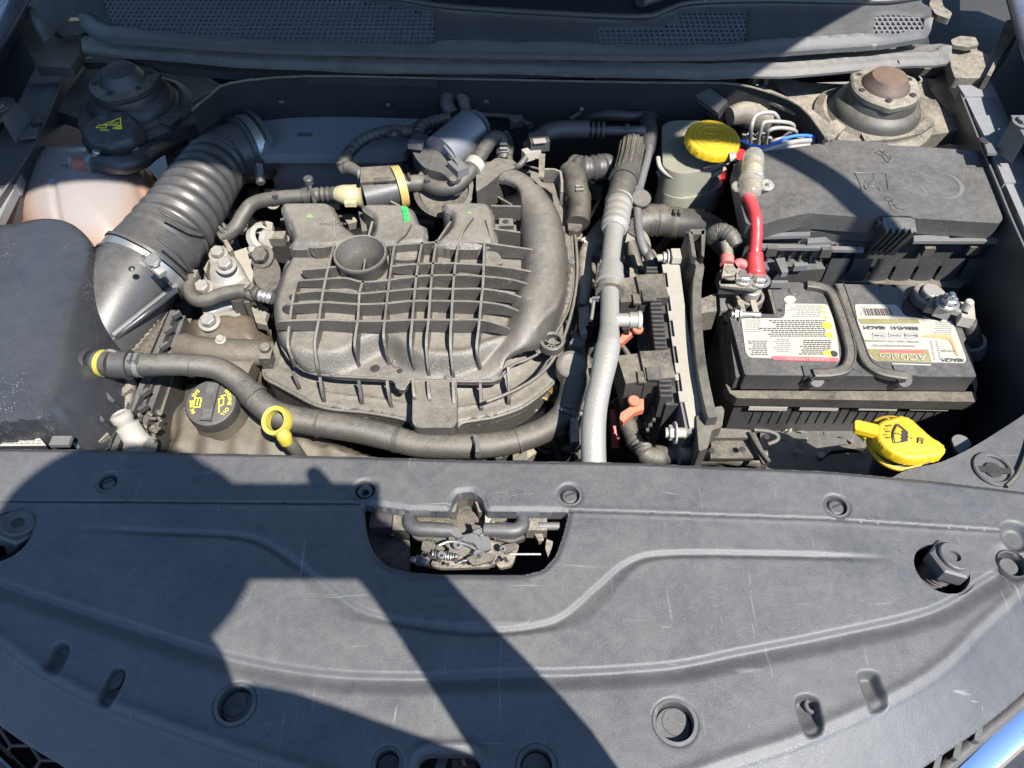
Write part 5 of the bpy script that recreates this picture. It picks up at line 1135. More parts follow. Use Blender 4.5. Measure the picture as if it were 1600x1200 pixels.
mk2('oil_can_symbol', [(.010, .004), (.016, .006), (.017, -.003), (.012, -.006)]); mk2('oil_can_symbol', [(.012, -.006), (.013, -.014)], cl=False); mk2('oil_can_symbol', [(.012, .008), (.018, .010)], cl=False)
mk2('book_symbol', [(-.020, .005), (-.012, .005), (-.012, -.007), (-.020, -.007)]); mk2('book_symbol', [(-.016, .004), (-.016, -.004)], cl=False)
oc.scale = (.82, .82, .9)
# ------------------------------------------------------------------ dipstick
dp = thing('oil_dipstick', 'yellow ring handled dipstick in front of the manifold', 'dipstick', P(446, 680, .80))
q = P(433, 658, .885); dax = Vector((-.28, -.42, .86)).normalized()
lathe('ring_handle', q, dax, [(.0102, -.0045), (.0145, -.005), (.0158, 0), (.0145, .005), (.0102, .0045), (.0102, -.0045)], yel2M, dp, 40)
tube('grip', '438,672,.884 444,682,.878 448,692,.870', [.006, .0075, .006], yel2M, dp, n=16); tube('tube', '446,684,.874 462,704,.85 475,722,.80', .0065, tanM, dp, n=12)
# ------------------------------------------------------------------ breather hose along the front
bh = thing('breather_hose', 'long grey brown rubber hose sweeping under the front edge of the manifold', 'hose', P(560, 690, .84))
tube('connector', '176,569,.905 196,570,.904 202,570,.904', .0142, rubcM, bh, n=28, sub=2); tube('connector_lip', '199,570,.904 204,570,.904', .0152, rubcM, bh, n=28, sub=1); tube('clip', '158,552,.912 172,548,.918 184,552,.915', .002, tanM, bh, n=8)
tube('hose', '202,570,.904 240,570,.902 290,570,.898 340,576,.890 378,600,.880 406,630,.873 440,650,.866 500,662,.858 560,672,.852 610,684,.846 650,694,.842 700,697,.840 760,696,.838 806,688,.836 850,672,.836 880,648,.838 893,618,.843 896,592,.848 893,574,.853',
     [.0118, .0115, .0112, .0116, .0122, .0130, .0135, .0136, .0136, .0134, .0132, .0132, .0132, .0134, .0136, .0138, .014, .0145, .014], rubM, bh, n=28, sub=6)
for s in ('392,614,.877 400,622,.875', '497,662,.859 500,662.5,.859', '745,697,.839 748,697,.839', '806,689,.836 809,688,.836', '886,640,.839 889,632,.841'): tube('joint', s, .0142, rubM, bh, n=28, sub=1)
lathe('end_plug', P(893, 568, .866), (0, -.25, 1), [(.0165, -.02), (.0165, -.002), (.0145, 0), (.011, .0008), (.010, .0002), (0, .0006)], maniM, bh, 32)
strip('strap_clip', PP('742,680 746,690 746,706', .862), .862, .01, .004, steelM, bh, 2, .0005)
# ------------------------------------------------------------------ hoses behind the manifold and the purge valve
ph_ = thing('vacuum_hose', 'bent rubber hose with a cream coupling running left from the purge valve', 'hose', P(440, 310, .88))
tube('hose', '346,372,.86 368,356,.868 380,336,.876 396,318,.884 430,310,.89 478,306,.893', [.0088, .0092, .0092, .0088, .0088, .0088], rubM, ph_, n=20)
tube('cuff', '474,307,.893 484,305,.894', .0105, rubcM, ph_, sub=1); tube('ridged_end', '484,305,.894 524,303,.896', .0088, rubM, ph_, n=18, sub=12, mod=lambda s, t: 1 + .12 * math.sin(s * 900))
disc('clip_ball', P(483, 286, .905), .006, .008, rubcM, ph_); strip('clip', PP('484,290 488,304 492,316', .905), .905, .012, .004, rubcM, ph_, 1)
tube('cream_coupling', '526,303,.897 536,304,.898 546,306,.898 560,308,.898 567,308,.898', [.009, .012, .0135, .011, .0155], creamM, ph_, n=20, sub=3)
for s in (1, -1): box('coupling_lug', P(548, 306 + s * 12, .9), (.014, .006, .006), creamM, ph_)
box('support', P(500, 318, .872), (.05, .012, .01), whiteM, ph_)
pv = thing('purge_valve', 'black purge valve with an amber end ring between two hoses', 'valve', P(598, 290, .88))
tube('body', '570,308,.898 622,296,.9', .0185, blackM, pv, n=32, sub=1); box('top_block', P(592, 281, .912), (.042, .03, .018), dirtM, pv, ax=(1, .1, 0)); box('window', P(596, 281, .922), (.018, .008, .002), rubM, pv, ax=(1, .1, 0), bevel=.0005)
tube('end_ring', '618,294,.9 630,291,.9', [.0265, .026], tanP, pv, n=36, sub=1); tube('inlet', '560,272,.91 580,272,.91', .007, plateM, pv, sub=1); tube('harness', '532,266,.905 544,262,.908 562,270,.91', [.006, .009, .006], rubM, pv)
tube('harness', '534,262,.90 545,240,.905 562,222,.908 586,210,.91 616,204,.91 640,206,.908 660,194,.9', .0075, rubM, pv, mod=lambda s, t: 1 + .12 * math.sin(s * 700)); disc('harness_clip', P(616, 210, .916), .0085, .004, rubcM, pv); disc('clip_pin', P(616, 210, .92), .003, .003, plateM, pv)
oh = thing('pcv_hose', 'smooth grey hose with a white clamp bending from the purge valve past the throttle body', 'hose', P(710, 280, .89))
tube('hose', '629,288,.9 650,286,.9 668,285,.9', [.0095, .0105, .0085], rubM, oh, n=20); tube('hose', '664,286,.9 684,294,.9 708,292,.903 728,276,.907 742,256,.912 756,234,.918 768,217,.92 780,216,.915 787,230,.905 787,248,.895', .0092, rubM, oh, n=22)
tube('white_clamp', '737,264,.911 744,254,.913', .0125, whiteM, oh, n=20, sub=1); disc('pin', P(708, 283, .917), .005, .005, rubM, oh)
tb_ = thing('throttle_body', 'throttle body with a silver motor barrel at the rear of the manifold', 'throttle body', P(700, 240, .86))
tube('motor', '738,200,.918 690,242,.912', [.0255, .026], mat('matt_motor_shell', (.17, .18, .2), .45, .4, (.17, .16, .145), metal=.3, bump=.2), tb_, n=36, sub=1); tube('motor_end', '744,194,.918 738,200,.918', [.021, .0255], plateM, tb_, n=36, sub=1)
prism('gear_cover', smooth(PP('642,214 652,206 676,216 700,236 718,256 722,276 708,284 690,270 664,262 646,240', .915), 3), None, .022, blackM, tb_, .003)
for k in range(4): tube('gear_cover_rib', [P(694 + k * 4, 228 + k * 5, .93), P(708 + k * 3, 244 + k * 5, .925), P(712 + k * 2, 262 + k * 3, .92)], .0016, plateM, tb_, n=6)
box('connector', P(650, 226, .925), (.018, .012, .006), plateM, tb_, ax=(1, -.2, 0)); box('connector', P(716, 262, .92), (.016, .024, .01), plateM, tb_, ax=(1, .7, 0))
lathe('bore', P(694, 300, .885), (0, -.5, 1), [(.038, 0), (.038, .008), (.032, .010), (.03, .004), (0, 0)], dirtM, tb_, 40)
tube('motor_harness', '654,210,.91 664,196,.912 680,190,.91 702,184,.91', .008, rubM, tb_, mod=lambda s, t: 1 + .1 * math.sin(s * 700)); tube('foil_hose', '706,178,.905 698,160,.915 704,144,.92 714,142,.92 724,156,.915 726,172,.905', .0095, rubM, tb_, mod=lambda s, t: 1 + .06 * math.sin(s * 900))
mh = thing('brake_booster_hose', 'dark vacuum line with a sensor block crossing behind the manifold', 'hose', P(900, 205, .9))
tube('hose', '828,232,.905 840,218,.91 860,206,.913 884,202,.914 920,202,.914', .0115, rubcM, mh, n=20); tube('pipe', '920,203,.914 960,204,.914 1008,204,.914', .006, blackM, mh); 
for u in (926, 934, 942): tube('joint', [P(u - 2, 203, .914), P(u + 2, 203, .914)], .0105, rubcM, mh, sub=1)
box('sensor_block', P(842, 222, .918), (.024, .022, .014), blackM, mh, ax=(1, .15, 0)); box('sensor_label', P(843, 220, .9265), (.016, .010, .001), wireM, mh, ax=(1, .15, 0), bevel=0); box('terminals', P(830, 240, .908), (.022, .012, .012), whiteM, mh, ax=(1, .5, 0))
tube('small_wire', '800,262,.90 812,258,.905 822,246,.91', .004, rubM, mh); tube('small_wire', '790,208,.9 798,226,.9 796,250,.9 808,262,.9', .0045, rubM, mh); tube('elbow', '1012,186,.905 1014,210,.905 1012,240,.9', [.010, .012, .008], rubcM, mh)
# right edge of manifold: coolant outlet etc.
cl = thing('coolant_outlet', 'elbow hose standing up against the right side of the manifold', 'hose', P(895, 330, .85))
tube('elbow', '888,268,.885 897,276,.888 902,300,.885 906,320,.88 903,350,.875', [.014, .015, .015, .014, .0145], rubM, cl, n=22); prism('outlet_box', '886,325 906,325 910,356 904,362 888,360', .875, .03, rubM, cl, .002, r=.003); prism('outlet_flange', '888,362 908,362 912,372 892,376', .865, .008, tanM, cl, .001)
strip('bracket', PP('846,246 848,262 856,264 876,268 878,300', .912), .912, .02, .003, tanM, cl, 2); prism('tab', '842,240 852,240 850,276 842,276', .915, .004, tanM, cl, .001)
for k in range(3): tube('clip_end', [P(908 + 4 * k, 376 + 2 * k, .87), P(918 + 3 * k, 370 + 5 * k, .87)], .002, whiteM, cl, n=7, sub=1)
bh2 = thing('heater_hose', 'ribbed tan loom hose running behind the silver pipe below the brake fluid bottle', 'hose', P(1030, 350, .84))
tube('loom', '976,372,.85 985,356,.856 1004,346,.86 1030,344,.86 1062,350,.86', .020, rubM, bh2, n=24, mod=lambda s, t: 1 + .035 * math.sin(s * 1500)); tube('hose', '1056,349,.858 1090,352,.86 1120,366,.86 1150,400,.85', [.019, .019, .018, .015], rubcM, bh2, n=20)
tube('curved_pipe', '944,352,.86 930,372,.862 914,402,.862 914,440,.862 908,480,.855', [.010, .011, .009, .009, .008], tanM, bh2, n=14); tube('ribbed_hose', '896,262,.88 912,264,.885 934,262,.885 950,260,.88', .016, rubcM, bh2, n=20, mod=lambda s, t: 1 + .1 * math.sin(s * 700)); 
for s, z in (('904,480 920,478 920,500 906,500', .86), ('904,500 912,500 918,520 908,524', .855)): prism('white_lug', s, z, .01, whiteM, bh2, .001)
pl = thing('pulley', 'dusty round pulley half hidden behind the silver pipe', 'pulley', P(975, 420, .80))
for r_, h_ in ((.052, 0), (.040, .012), (.020, .02)): disc('disc', P(968, 420, .80 + h_), r_, .012, tanM if r_ > .03 else plateM, pl)
disc('outer_face', P(985, 385, .85), .026, .006, tanM, pl, axis=(.3, -.6, .8)); prism('lug', '984,418 996,420 998,436 990,440 984,432', .86, .008, tanM, pl, .001)
# ------------------------------------------------------------------ engine mount bracket
em = thing('engine_mount', 'pale dusty aluminium engine mount with hex bolts left of the manifold', 'engine mount', P(350, 440, .80))
mo = smooth(PP('316,428 330,400 340,384 360,384 368,404 382,424 392,440 398,462 400,480 372,478 344,480 326,488 314,480 310,460', .852), 3)
def mo_z(X, Y, s):
    q = P(352, 412, .86); dd = np.hypot(X - q.x, Y - q.y); return .852 - .004 * (1 - ss(s, 0, .004)) + .010 * (1 - ss(dd, .020, .030)) + .0012 * fbm(X, Y, 90, 3)
relief('bracket', mo, mo_z, .0022, aluM, em, skirt=.03)
prism('rear_plate', '360,395 392,384 396,430 392,444 380,440', .848, .006, whiteM, em, .001, r=.002); prism('lower_plate', '314,478 330,492 372,484 376,492 330,506 322,502', .85, .012, aluM, em, .002); prism('lower_arm', '316,482 322,482 330,498 340,512 320,506', .84, .01, aluM, em, .001); prism('side_plate', '400,470 420,482 414,500 398,488', .84, .008, aluM, em, .001)
for (u, v, z) in ((342, 398, .862), (354, 416, .872), (318, 452, .862), (328, 504, .855)): hexbolt('bolt', P(u, v, z), .0085 if v > 400 else .008, .010, aluM, em, axis=(.0, -.2, 1))
for s in ('348,376 354,374 364,390 358,394', '318,420 326,406 322,428'): prism('tab', s, .87, .02, tanM, em, .001)
mo2 = thing('camshaft_sensor', 'pale ring fitting over a dark rounded cover beside the left runner', 'sensor', P(415, 400, .83))
tube('ring', '398,366,.875 398,392,.865', .0, aluM, mo2) if False else None
lathe('ring', P(402, 376, .868), (.7, -.1, .5), [(.012, 0), (.017, .001), (.0175, .010), (.016, .012), (.012, .012)], whiteM, mo2, 32); tube('pipe', '414,372,.872 422,374,.873', .011, whiteM, mo2, sub=1); box('tan_plug', P(435, 373, .87), (.018, .014, .012), tanM, mo2)
tube('ring_stem', '400,386,.866 402,396,.862', .010, whiteM, mo2, sub=1); hexbolt('plug', P(411, 402, .872), .010, .012, rubM, mo2, axis=(-.2, -.5, 1)); prism('cover', smooth(PP('398,408 410,396 426,400 438,420 434,446 420,456 402,446 396,430', .866), 3), None, .05, rubM, mo2, .004)
vh = thing('crank_vent_hose', 'thin rubber hose crossing the engine mount with a silver beaded end', 'hose', P(350, 450, .86))
tube('hose', '304,432,.868 297,448,.868 300,464,.870 318,470,.873 346,460,.878 372,455,.88 390,456,.88 405,460,.88', .0078, rubM, vh, n=18)
tube('beaded_end', '404,460,.88 426,466,.878', .0058, steelM, vh, n=16, sub=24, mod=lambda s, t: 1 + .35 * abs(math.sin(s * 600))); box('hook', P(303, 430, .872), (.008, .012, .006), tanM, vh)
for s, z, m_, n_ in (('384,342 408,346 414,360 404,358 390,352', .84, whiteM, 'lug'), ('414,344 426,348 424,366 418,358', .84, whiteM, 'lug'), ('534,336 548,334 560,346 544,350', .86, tanM, 'lug'), ('560,330 568,330 574,360 566,362', .88, rubM, 'bracket')): prism(n_, s, z, .01, m_, eb, .001)
# service port near the filter box
sv = thing('service_port', 'grey white capped service valve poking up beside the filter rails', 'service valve', P(205, 670, .84))
a_, b_ = P(216, 692, .855), P(188, 648, .885); L_ = lambda t: a_ * (1 - t) + b_ * t
tube('valve', [L_(0), L_(.15), L_(.2), L_(.6), L_(.66), L_(.78), L_(.82), L_(1)], [.0125, .0125, .0115, .0115, .0090, .0090, .0105, .0105], whiteM, sv, n=24, sub=1)
lathe('cap_hole', b_, b_ - a_, [(.0105, 0), (.008, .002), (.0075, -.001), (0, -.001)], wireM, sv, 24); tube('base', '206,696,.85 232,704,.848', .015, whiteM, sv, sub=2)
# harness, wires and small junk filling the dark gaps
rg = random.Random(5)
hn = thing('wiring_loom', 'tangled dark wiring and tape wrapped looms deep in the gaps of the bay', 'wiring', P(800, 500, .7))
for s, r_ in (('980,660,.84 992,690,.84 1010,706,.845 1050,712,.85 1110,714,.85 1170,716,.85', .009), ('1006,700,.85 1012,712,.85 1040,716,.848', .010)):
    tube('loom', s, r_, rubM, hn, mod=lambda s, t: 1 + .08 * math.sin(s * 1600))
tube('loom', '1060,712,.862 1100,710,.862 1150,712,.862 1196,718,.862', .0095, tanM, hn, mod=lambda s, t: 1 + .07 * math.sin(s * 1800))
for s in ('900,184,.88 950,180,.9 1000,182,.9 1060,176,.88', '820,170,.86 900,175,.87 960,150,.9 990,134,.91 1040,132,.91 1080,134,.91 1110,150,.9', '240,520,.80 262,560,.8 268,620,.79 262,690,.78', '930,540,.82 915,600,.81 912,660,.8 905,720,.79', '900,400,.80 915,430,.79 905,520,.78',
          '984,380,.86 1000,430,.84 1010,450,.8', '1410,250,.84 1480,300,.82 1540,380,.8 1560,440,.8', '640,330,.80 700,340,.82 760,340,.82', '440,350,.8 560,345,.8 680,350,.8'):
    tube('loom', s, rg.uniform(.005, .009), rg.choice((rubM, dirtM, rubcM)), hn, n=10, mod=lambda s, t: 1 + .08 * math.sin(s * 1100))
tube('liner_pipe', '1495,485,.80 1520,470,.82 1550,448,.84 1568,436,.845', [.012, .012, .012, .010], rubcM, hn, n=16); box('liner_clip', P(1566, 432, .85), (.02, .018, .012), rubM, hn)
tube('red_wire', '958,640,.80 962,700,.78', .005, red2M, hn, n=8, sub=1); tube('thin_rod', '940,640,.80 965,622,.80', .002, plateM, hn, n=6, sub=1)
cv = thing('wire_trough', 'long black plastic wire trough angling down from the firewall toward the brake fluid bottle', 'wire trough', P(1090, 160, .9))
bm = bmesh.new(); addtube(bm, PP('985,140,.925 1010,130,.93 1070,130,.93 1100,150,.925 1130,172,.92', None), .012, 4, 1.2); finish('trough', bm, blackM, cv, .001)
tube('trough_side', PP('1068,134,.925 1100,156,.918 1128,176,.912', None), [.006, .012, .012], rubcM, cv, n=4, sub=1); tube('boot', '1140,182,.915 1160,178,.915 1178,182,.912 1200,190,.905', [.012, .016, .017, .014], tanM, cv, n=20); tube('boot', '1056,190,.88 1070,172,.9 1088,160,.905', .008, rubM, cv)
fs_ = thing('firewall_fittings', 'round grommets and pads on the dark firewall', 'grommets', P(800, 160, .85))
for u, v, r_ in ((608, 162, .016), (908, 168, .014), (486, 135, .012), (856, 144, .012)): disc('grommet', P(u, v, .9), r_, .008, felt, fs_, axis=(0, -1, .6)); disc('stud', P(u, v + 2, .905), .003, .012, plateM if u == 908 else rubM, fs_, axis=(0, -1, .6))
# lower clutter: many small brackets, studs, ribs and tape ends catching the light
mt = [tanM, dirtM, rubM, plateM, aluD]
lc = thing('underhood_clutter', 'small dusty brackets, studs and pipe ends low between the engine and its surroundings', 'brackets', P(700, 500, .6))
zones = ((270, 560, 420, 700, .77, 10), (880, 380, 930, 700, .77, 26), (940, 380, 1040, 690, .73, 30), (1200, 640, 1400, 720, .74, 14), (240, 300, 440, 380, .78, 14), (700, 640, 900, 715, .76, 16), (640, 240, 800, 330, .80, 8), (900, 190, 1020, 330, .80, 18))
for (x0_, y0_, x1_, y1_, z0_, n_) in zones:
    for k in range(n_):
        u, v = rg.uniform(x0_, x1_), rg.uniform(y0_, y1_); m_ = rg.choice(mt); t = rg.random()
        if t < .4: box('bracket', P(u, v, z0_ + rg.random() * .03), (rg.uniform(.01, .04), rg.uniform(.008, .02), rg.uniform(.01, .03)), m_, lc, ax=(1, rg.uniform(-1, 1), 0))
        elif t < .7: tube('pipe', [P(u, v, z0_), P(u + rg.uniform(-30, 30), v + rg.uniform(-20, 20), z0_ + .02), P(u + rg.uniform(-40, 40), v + rg.uniform(10, 50), z0_)], rg.uniform(.003, .008), m_, lc, n=10, sub=5)
        else: hexbolt('bolt', P(u, v, z0_ + .02), rg.uniform(.004, .008), .01, m_, lc, axis=(rg.uniform(-.3, .3), -.3, 1))
tr2 = thing('battery_tray', 'dark plastic tray and grille shelf low in front of the battery', 'battery tray', P(1300, 690, .7))
prism('tray', '1190,660 1400,650 1420,760 1180,760', .77, .02, blackM, tr2, .003)
prism('spike', '1278,708 1300,698 1360,690 1352,700 1300,704 1284,716', .80, .008, dirtM, tr2, .001); disc('spike_tip', P(1282, 712, .806), .004, .003, whiteM, tr2)
# ------------------------------------------------------------------ the raised hood (above the frame, its shade falls on the rear of the bay)
hd = thing('raised_hood', 'open hood leaning up over the rear of the bay', 'hood', Vector((0, 1.15, 1.0)))
hr_, hl_ = Vector((.69, 1.17, 1.03)), Vector((-.73, 1.13, 1.03)); fr, fl = Vector((.60, .28, 1.96)), Vector((-.62, .125, 1.96))
bm = bmesh.new(); G = []
for i in range(13):
    row = []
    for j in range(17):
        a, b = i / 12, j / 16; p = (hl_ * (1 - b) + hr_ * b) * (1 - a) + (fl * (1 - b) + fr * b) * a
        nn = Vector((0, .74, .67)); p = p + nn * .015 * math.sin(math.pi * b) + nn * .02 * math.sin(math.pi * a)
        if a == 1: p = p - Vector((0, -.07, .07)) * abs(b - .5) ** 3 * 4
        row.append(bm.verts.new(p))
    G.append(row)
for i in range(12):
    for j in range(16): bm.faces.new((G[i][j], G[i][j + 1], G[i + 1][j + 1], G[i + 1][j]))
bmesh.ops.solidify(bm, geom=bm.faces[:], thickness=.02); finish('hood_panel', bm, paintM, hd)
LV = Vector((-.218, .3215, -.58))
def W(u, v, zh, z0=SZ):
    p = P(u, v, z0); return p - LV * ((zh - z0) / .58)
sl_ = thing('shadow_strip', 'loose rubber seal hanging from the right front corner of the raised hood', 'shadow caster', fr)  # added unseen strip, shaped to throw the shadow band across the fuse box
pts = pathpts([fr + Vector((-.02, 0, -.01)), W(1150, 215, 1.86, .93), W(1215, 240, 1.80, .93), W(1290, 282, 1.72, .93), W(1350, 334, 1.66, .93), W(1375, 400, 1.6, .9), W(1400, 470, 1.55, .87), W(1418, 498, 1.52, .87)], 6)
bm = bmesh.new(); rows_ = []
for i, p in enumerate(pts):
    d = (pts[min(i + 1, len(pts) - 1)] - pts[max(i - 1, 0)]).normalized(); n_ = d.cross(LV).normalized() * .019
    rows_.append([bm.verts.new(p + n_), bm.verts.new(p - n_)])
for a, b in zip(rows_, rows_[1:]): bm.faces.new((a[0], a[1], b[1], b[0]))
bmesh.ops.solidify(bm, geom=bm.faces[:], thickness=.004); finish('strip', bm, rubcM, sl_)
# ------------------------------------------------------------------ the person taking the photograph (behind the lens, casting the big shadow)
ph = thing('phone', 'dark phone held sideways in both hands above the cover panel', 'phone', CAM - FWD * .012)
RX = Vector((1, 0, 0))
bm = bmesh.new(); addbox(bm, CAM - FWD * .012 + RX * .034 - UP * .018, (.150, .078, .008), ax=RX, up=FWD); finish('case', bm, inkM, ph, .003)
pe = thing('person', 'person in dark clothes and a brimmed hat leaning over the car with a phone', 'person', Vector((-.1, -.45, 0)))
V = []; E = []; R = []
def sv_(p, r, par=None):
    V.append(Vector(p)); R.append(r); i = len(V) - 1
    if par is not None: E.append((par, i))
    return i
pel = sv_((-.12, -.46, .95), .15); sp1 = sv_((-.13, -.40, 1.12), .14, pel); ch1 = sv_(W(50, 1225, 1.32), .15, sp1); nk1 = sv_(W(130, 1010, 1.47), .07, ch1)
hd0 = W(180, 880, 1.60); n2 = sv_(V[nk1] * .4 + hd0 * .6, .06, nk1); h1 = sv_(hd0, .085, n2); h2 = sv_(hd0 + Vector((0, .01, .09)), .082, h1)
def arm(sh, el, wr, hn_, ends, par):
    a = sv_(sh, .062, par); b = sv_((Vector(sh) + Vector(el)) / 2, .05, a); c = sv_(el, .043, b); d = sv_((Vector(el) + Vector(wr)) / 2, .040, c); e = sv_(wr, .030, d); f = sv_(hn_, .030, e)
    for k, (tip) in enumerate(ends):
        t = Vector(tip); m1 = Vector(hn_) * .5 + t * .5 - FWD * .012; g = sv_(m1, .010, f); sv_(t, .008, g)
base = CAM - FWD * .012
arm(W(350, 1200, 1.38), W(1010, 1385, 1.15), W(668, 955, 1.37), base + RX * .105 - UP * .022 - FWD * .012, [base + RX * (.092 - .016 * k) + UP * (-.02 + .017 * k - .001 * k * k) - FWD * .014 for k in range(4)] + [base + RX * .052 + UP * .036 - FWD * .004], ch1)
arm(W(-160, 1180, 1.38), W(-120, 1330, 1.15), W(250, 905, 1.40), base - RX * .045 - UP * .045 - FWD * .01, [base + RX * (-.028 - .003 * k) + UP * (-.05 + .019 * k) - FWD * .006 for k in range(4)] + [base - RX * .02 - UP * .06 - FWD * .02], ch1)
for s in (-1, 1):
    a = sv_((-.12 + s * .1, -.48, .88), .09, pel); b = sv_((-.12 + s * .13, -.46, .50), .065, a); c = sv_((-.12 + s * .14, -.52, .10), .045, b); sv_((-.12 + s * .15, -.40, .05), .04, c)
me = bpy.data.meshes.new('body'); me.from_pydata([tuple(v - ORG[pe]) for v in V], E, [])
bo = link('body', me, pe, ORG[pe]); me.materials.append(clothM)
sk_ = bo.modifiers.new('skin', 'SKIN')
for i, s in enumerate(me.skin_vertices[0].data): s.radius = (R[i], R[i]); s.use_root = (i == 0)
bo.modifiers.new('sub', 'SUBSURF').levels = 1; bo.modifiers['sub'].render_levels = 1
hat = W(172, 872, 1.69)
lathe('hat', hat, (.05, .12, 1), [(.112, -.012), (.115, -.008), (.105, .0), (.095, .004), (.092, .05), (.07, .07), (0, .075)], denim, pe, 40)
# ------------------------------------------------------------------ small fittings: clamps, clips, slots, connectors, extra looms
def spring_clamp(par, a, b, r, m_=None):
    "flat spring band with two ears round a hose, from a to b along the hose"
    m_ = m_ or plateM; tube('spring_clamp', [a, b], r, m_, par, n=26, sub=1); d = (b - a).normalized(); c = (a + b) / 2 + Vector((0, -.25, .95)).normalized() * (r + .002)
    for s in (-1, 1): box('clamp_ear', c + d * .003 * s, (.003, .009, .006), m_, par, ax=d)
spring_clamp(bh, P(214, 570, .903), P(222, 570, .903), .0128); spring_clamp(bh, P(882, 652, .838), P(885, 645, .839), .0150)
spring_clamp(ph_, P(352, 367, .862), P(357, 363, .864), .0098); spring_clamp(oh, P(634, 288, .9), P(641, 287, .9), .0108, rubcM); spring_clamp(oh, P(787, 236, .902), P(787, 243, .899), .0102)
spring_clamp(vh, P(392, 456, .88), P(398, 458, .88), .0088, tanM); spring_clamp(cl, P(903, 306, .880), P(904, 313, .879), .0162, tanM); spring_clamp(bh2, P(1050, 348, .859), P(1056, 349, .859), .0205, rubcM)
for (u, v, r) in pins[:1] + pins[2:]:
    q = P(u, v, SZ - .0022); box('pin_slot', q, (.009, .0014, .0008), darkM, cover, ax=(1, .4, 0), bevel=0)
for (u, v, r) in plugs[:2]:
    q = P(u, v, SZ - .0089); box('plug_mark', q, (.010, .0016, .0008), rubM, cover, ax=(1, -.5, 0), bevel=0); lathe('plug_ring', q - Vector((0, 0, .0004)), (0, 0, 1), [(r * .62, 0), (r * .65, .0008), (r * .68, 0)], shroudM, cover, 32)
# latch: springs, pivots and more stamped layers
def coil(name, a, b, r, w, turns, m_, par):
    d = b - a; x, y, _ = frame(d); p = [a + d * (k / (turns * 10)) + (x * math.cos(k * .628) + y * math.sin(k * .628)) * r for k in range(turns * 10 + 1)]
    tube(name, p, w, m_, par, n=6, sub=1)
coil('return_spring', P(676, 866, .903), P(716, 872, .904), .0032, .0007, 10, steelM, lt); coil('return_spring', P(772, 838, .905), P(806, 836, .905), .003, .0006, 10, steelM, lt)
for s, z, m_ in (('660,846 676,838 684,852 672,864 658,860', .9, rubM), ('728,872 752,862 776,866 770,876 740,884', .912, dirtM), ('782,852 806,848 808,856 790,866', .899, rubM), ('700,840 712,834 722,846 708,854', .908, dirtM), ('650,866 662,868 660,884 648,882', .895, plateM), ('736,818 752,822 758,838 742,840', .906, rubM)):
    prism('stamped_plate', s, z, .002, m_, lt, .0006, r=.0015)
for s in ('686,852,.912 704,846,.912 726,850,.912 744,858,.912', '716,880,.906 736,874,.908 764,878,.906', '770,812,.905 762,828,.908 750,838,.91'): tube('wire_lever', s, .0013, steelM, lt, n=8)
for u, v, r_ in ((716, 852, .0045), (748, 868, .005), (690, 868, .0035), (786, 858, .003)): disc('pivot', P(u, v, .909), r_, .003, plateM, lt, n=18); disc('pivot_hole', P(u, v, .912), r_ * .4, .0006, darkM, lt, n=12)
for k in range(10): tube('grease_smear', [P(670 + k * 13, 868 + (k * 7) % 15, .9085), P(676 + k * 13, 872 + (k * 5) % 13, .9085)], .0016, darkM, lt, n=6, sub=1, flat=.3)
# looms, plugs and brackets along the firewall and in the rear corners
rk = thing('firewall_loom', 'tape wrapped wiring loom with plugs strung along the dark firewall', 'wiring', P(700, 150, .9))
for s, r_ in (('366,168,.90 420,160,.902 500,152,.904 580,150,.904 640,156,.903 700,158,.903', .0055), ('720,168,.90 780,160,.905 840,156,.905 900,158,.905 980,150,.91 1040,146,.915', .006), ('1040,150,.91 1080,160,.905 1110,176,.90 1130,190,.895', .0065), ('730,180,.90 790,182,.895 830,196,.90', .004), ('890,186,.90 905,176,.903 912,160,.905', .0035), ('300,198,.86 330,186,.87 352,178,.88 372,170,.895', .005)):
    tube('loom', s, r_, rg.choice((rubM, rubcM, dirtM)), rk, n=12, mod=lambda s, t: 1 + .1 * math.sin(s * 900))
for u, v, z, m_ in ((700, 162, .905, rubcM), (760, 160, .907, dirtM), (842, 158, .907, blackM), (934, 160, .907, rubM), (1026, 150, .912, dirtM), (560, 152, .905, rubcM), (440, 160, .903, rubM), (806, 190, .9, rubM), (1066, 158, .906, blackM)):
    box('plug', P(u, v, z), (.018, .012, .012), m_, rk, ax=(1, rg.uniform(-.3, .3), 0)); box('plug_lock', P(u, v - 2, z + .008), (.007, .005, .003), plateM, rk, bevel=.0005)
for u, v in ((330, 168), (352, 150), (1228, 172), (1262, 196)): hexbolt('stud', P(u, v, .90), .0045, .008, plateM, rk, axis=(0, -.6, 1))
pbk = thing('rear_left_brackets', 'dusty brackets and ribbed panel between the left strut tower and the air duct', 'brackets', P(290, 200, .84))
prism('panel', '252,212 330,196 372,176 392,196 330,260 262,262', .85, .02, dirtM, pbk, .002); strip('rib', '262,216 300,208 340,196 370,182', .865, .012, .002, rubM, pbk, 3); strip('rib', '268,232 300,226 330,216', .862, .01, .002, rubM, pbk, 3)
for u, v in ((300, 218), (338, 202), (318, 186)): hexbolt('bolt', P(u, v, .862), .005, .006, plateM, pbk)
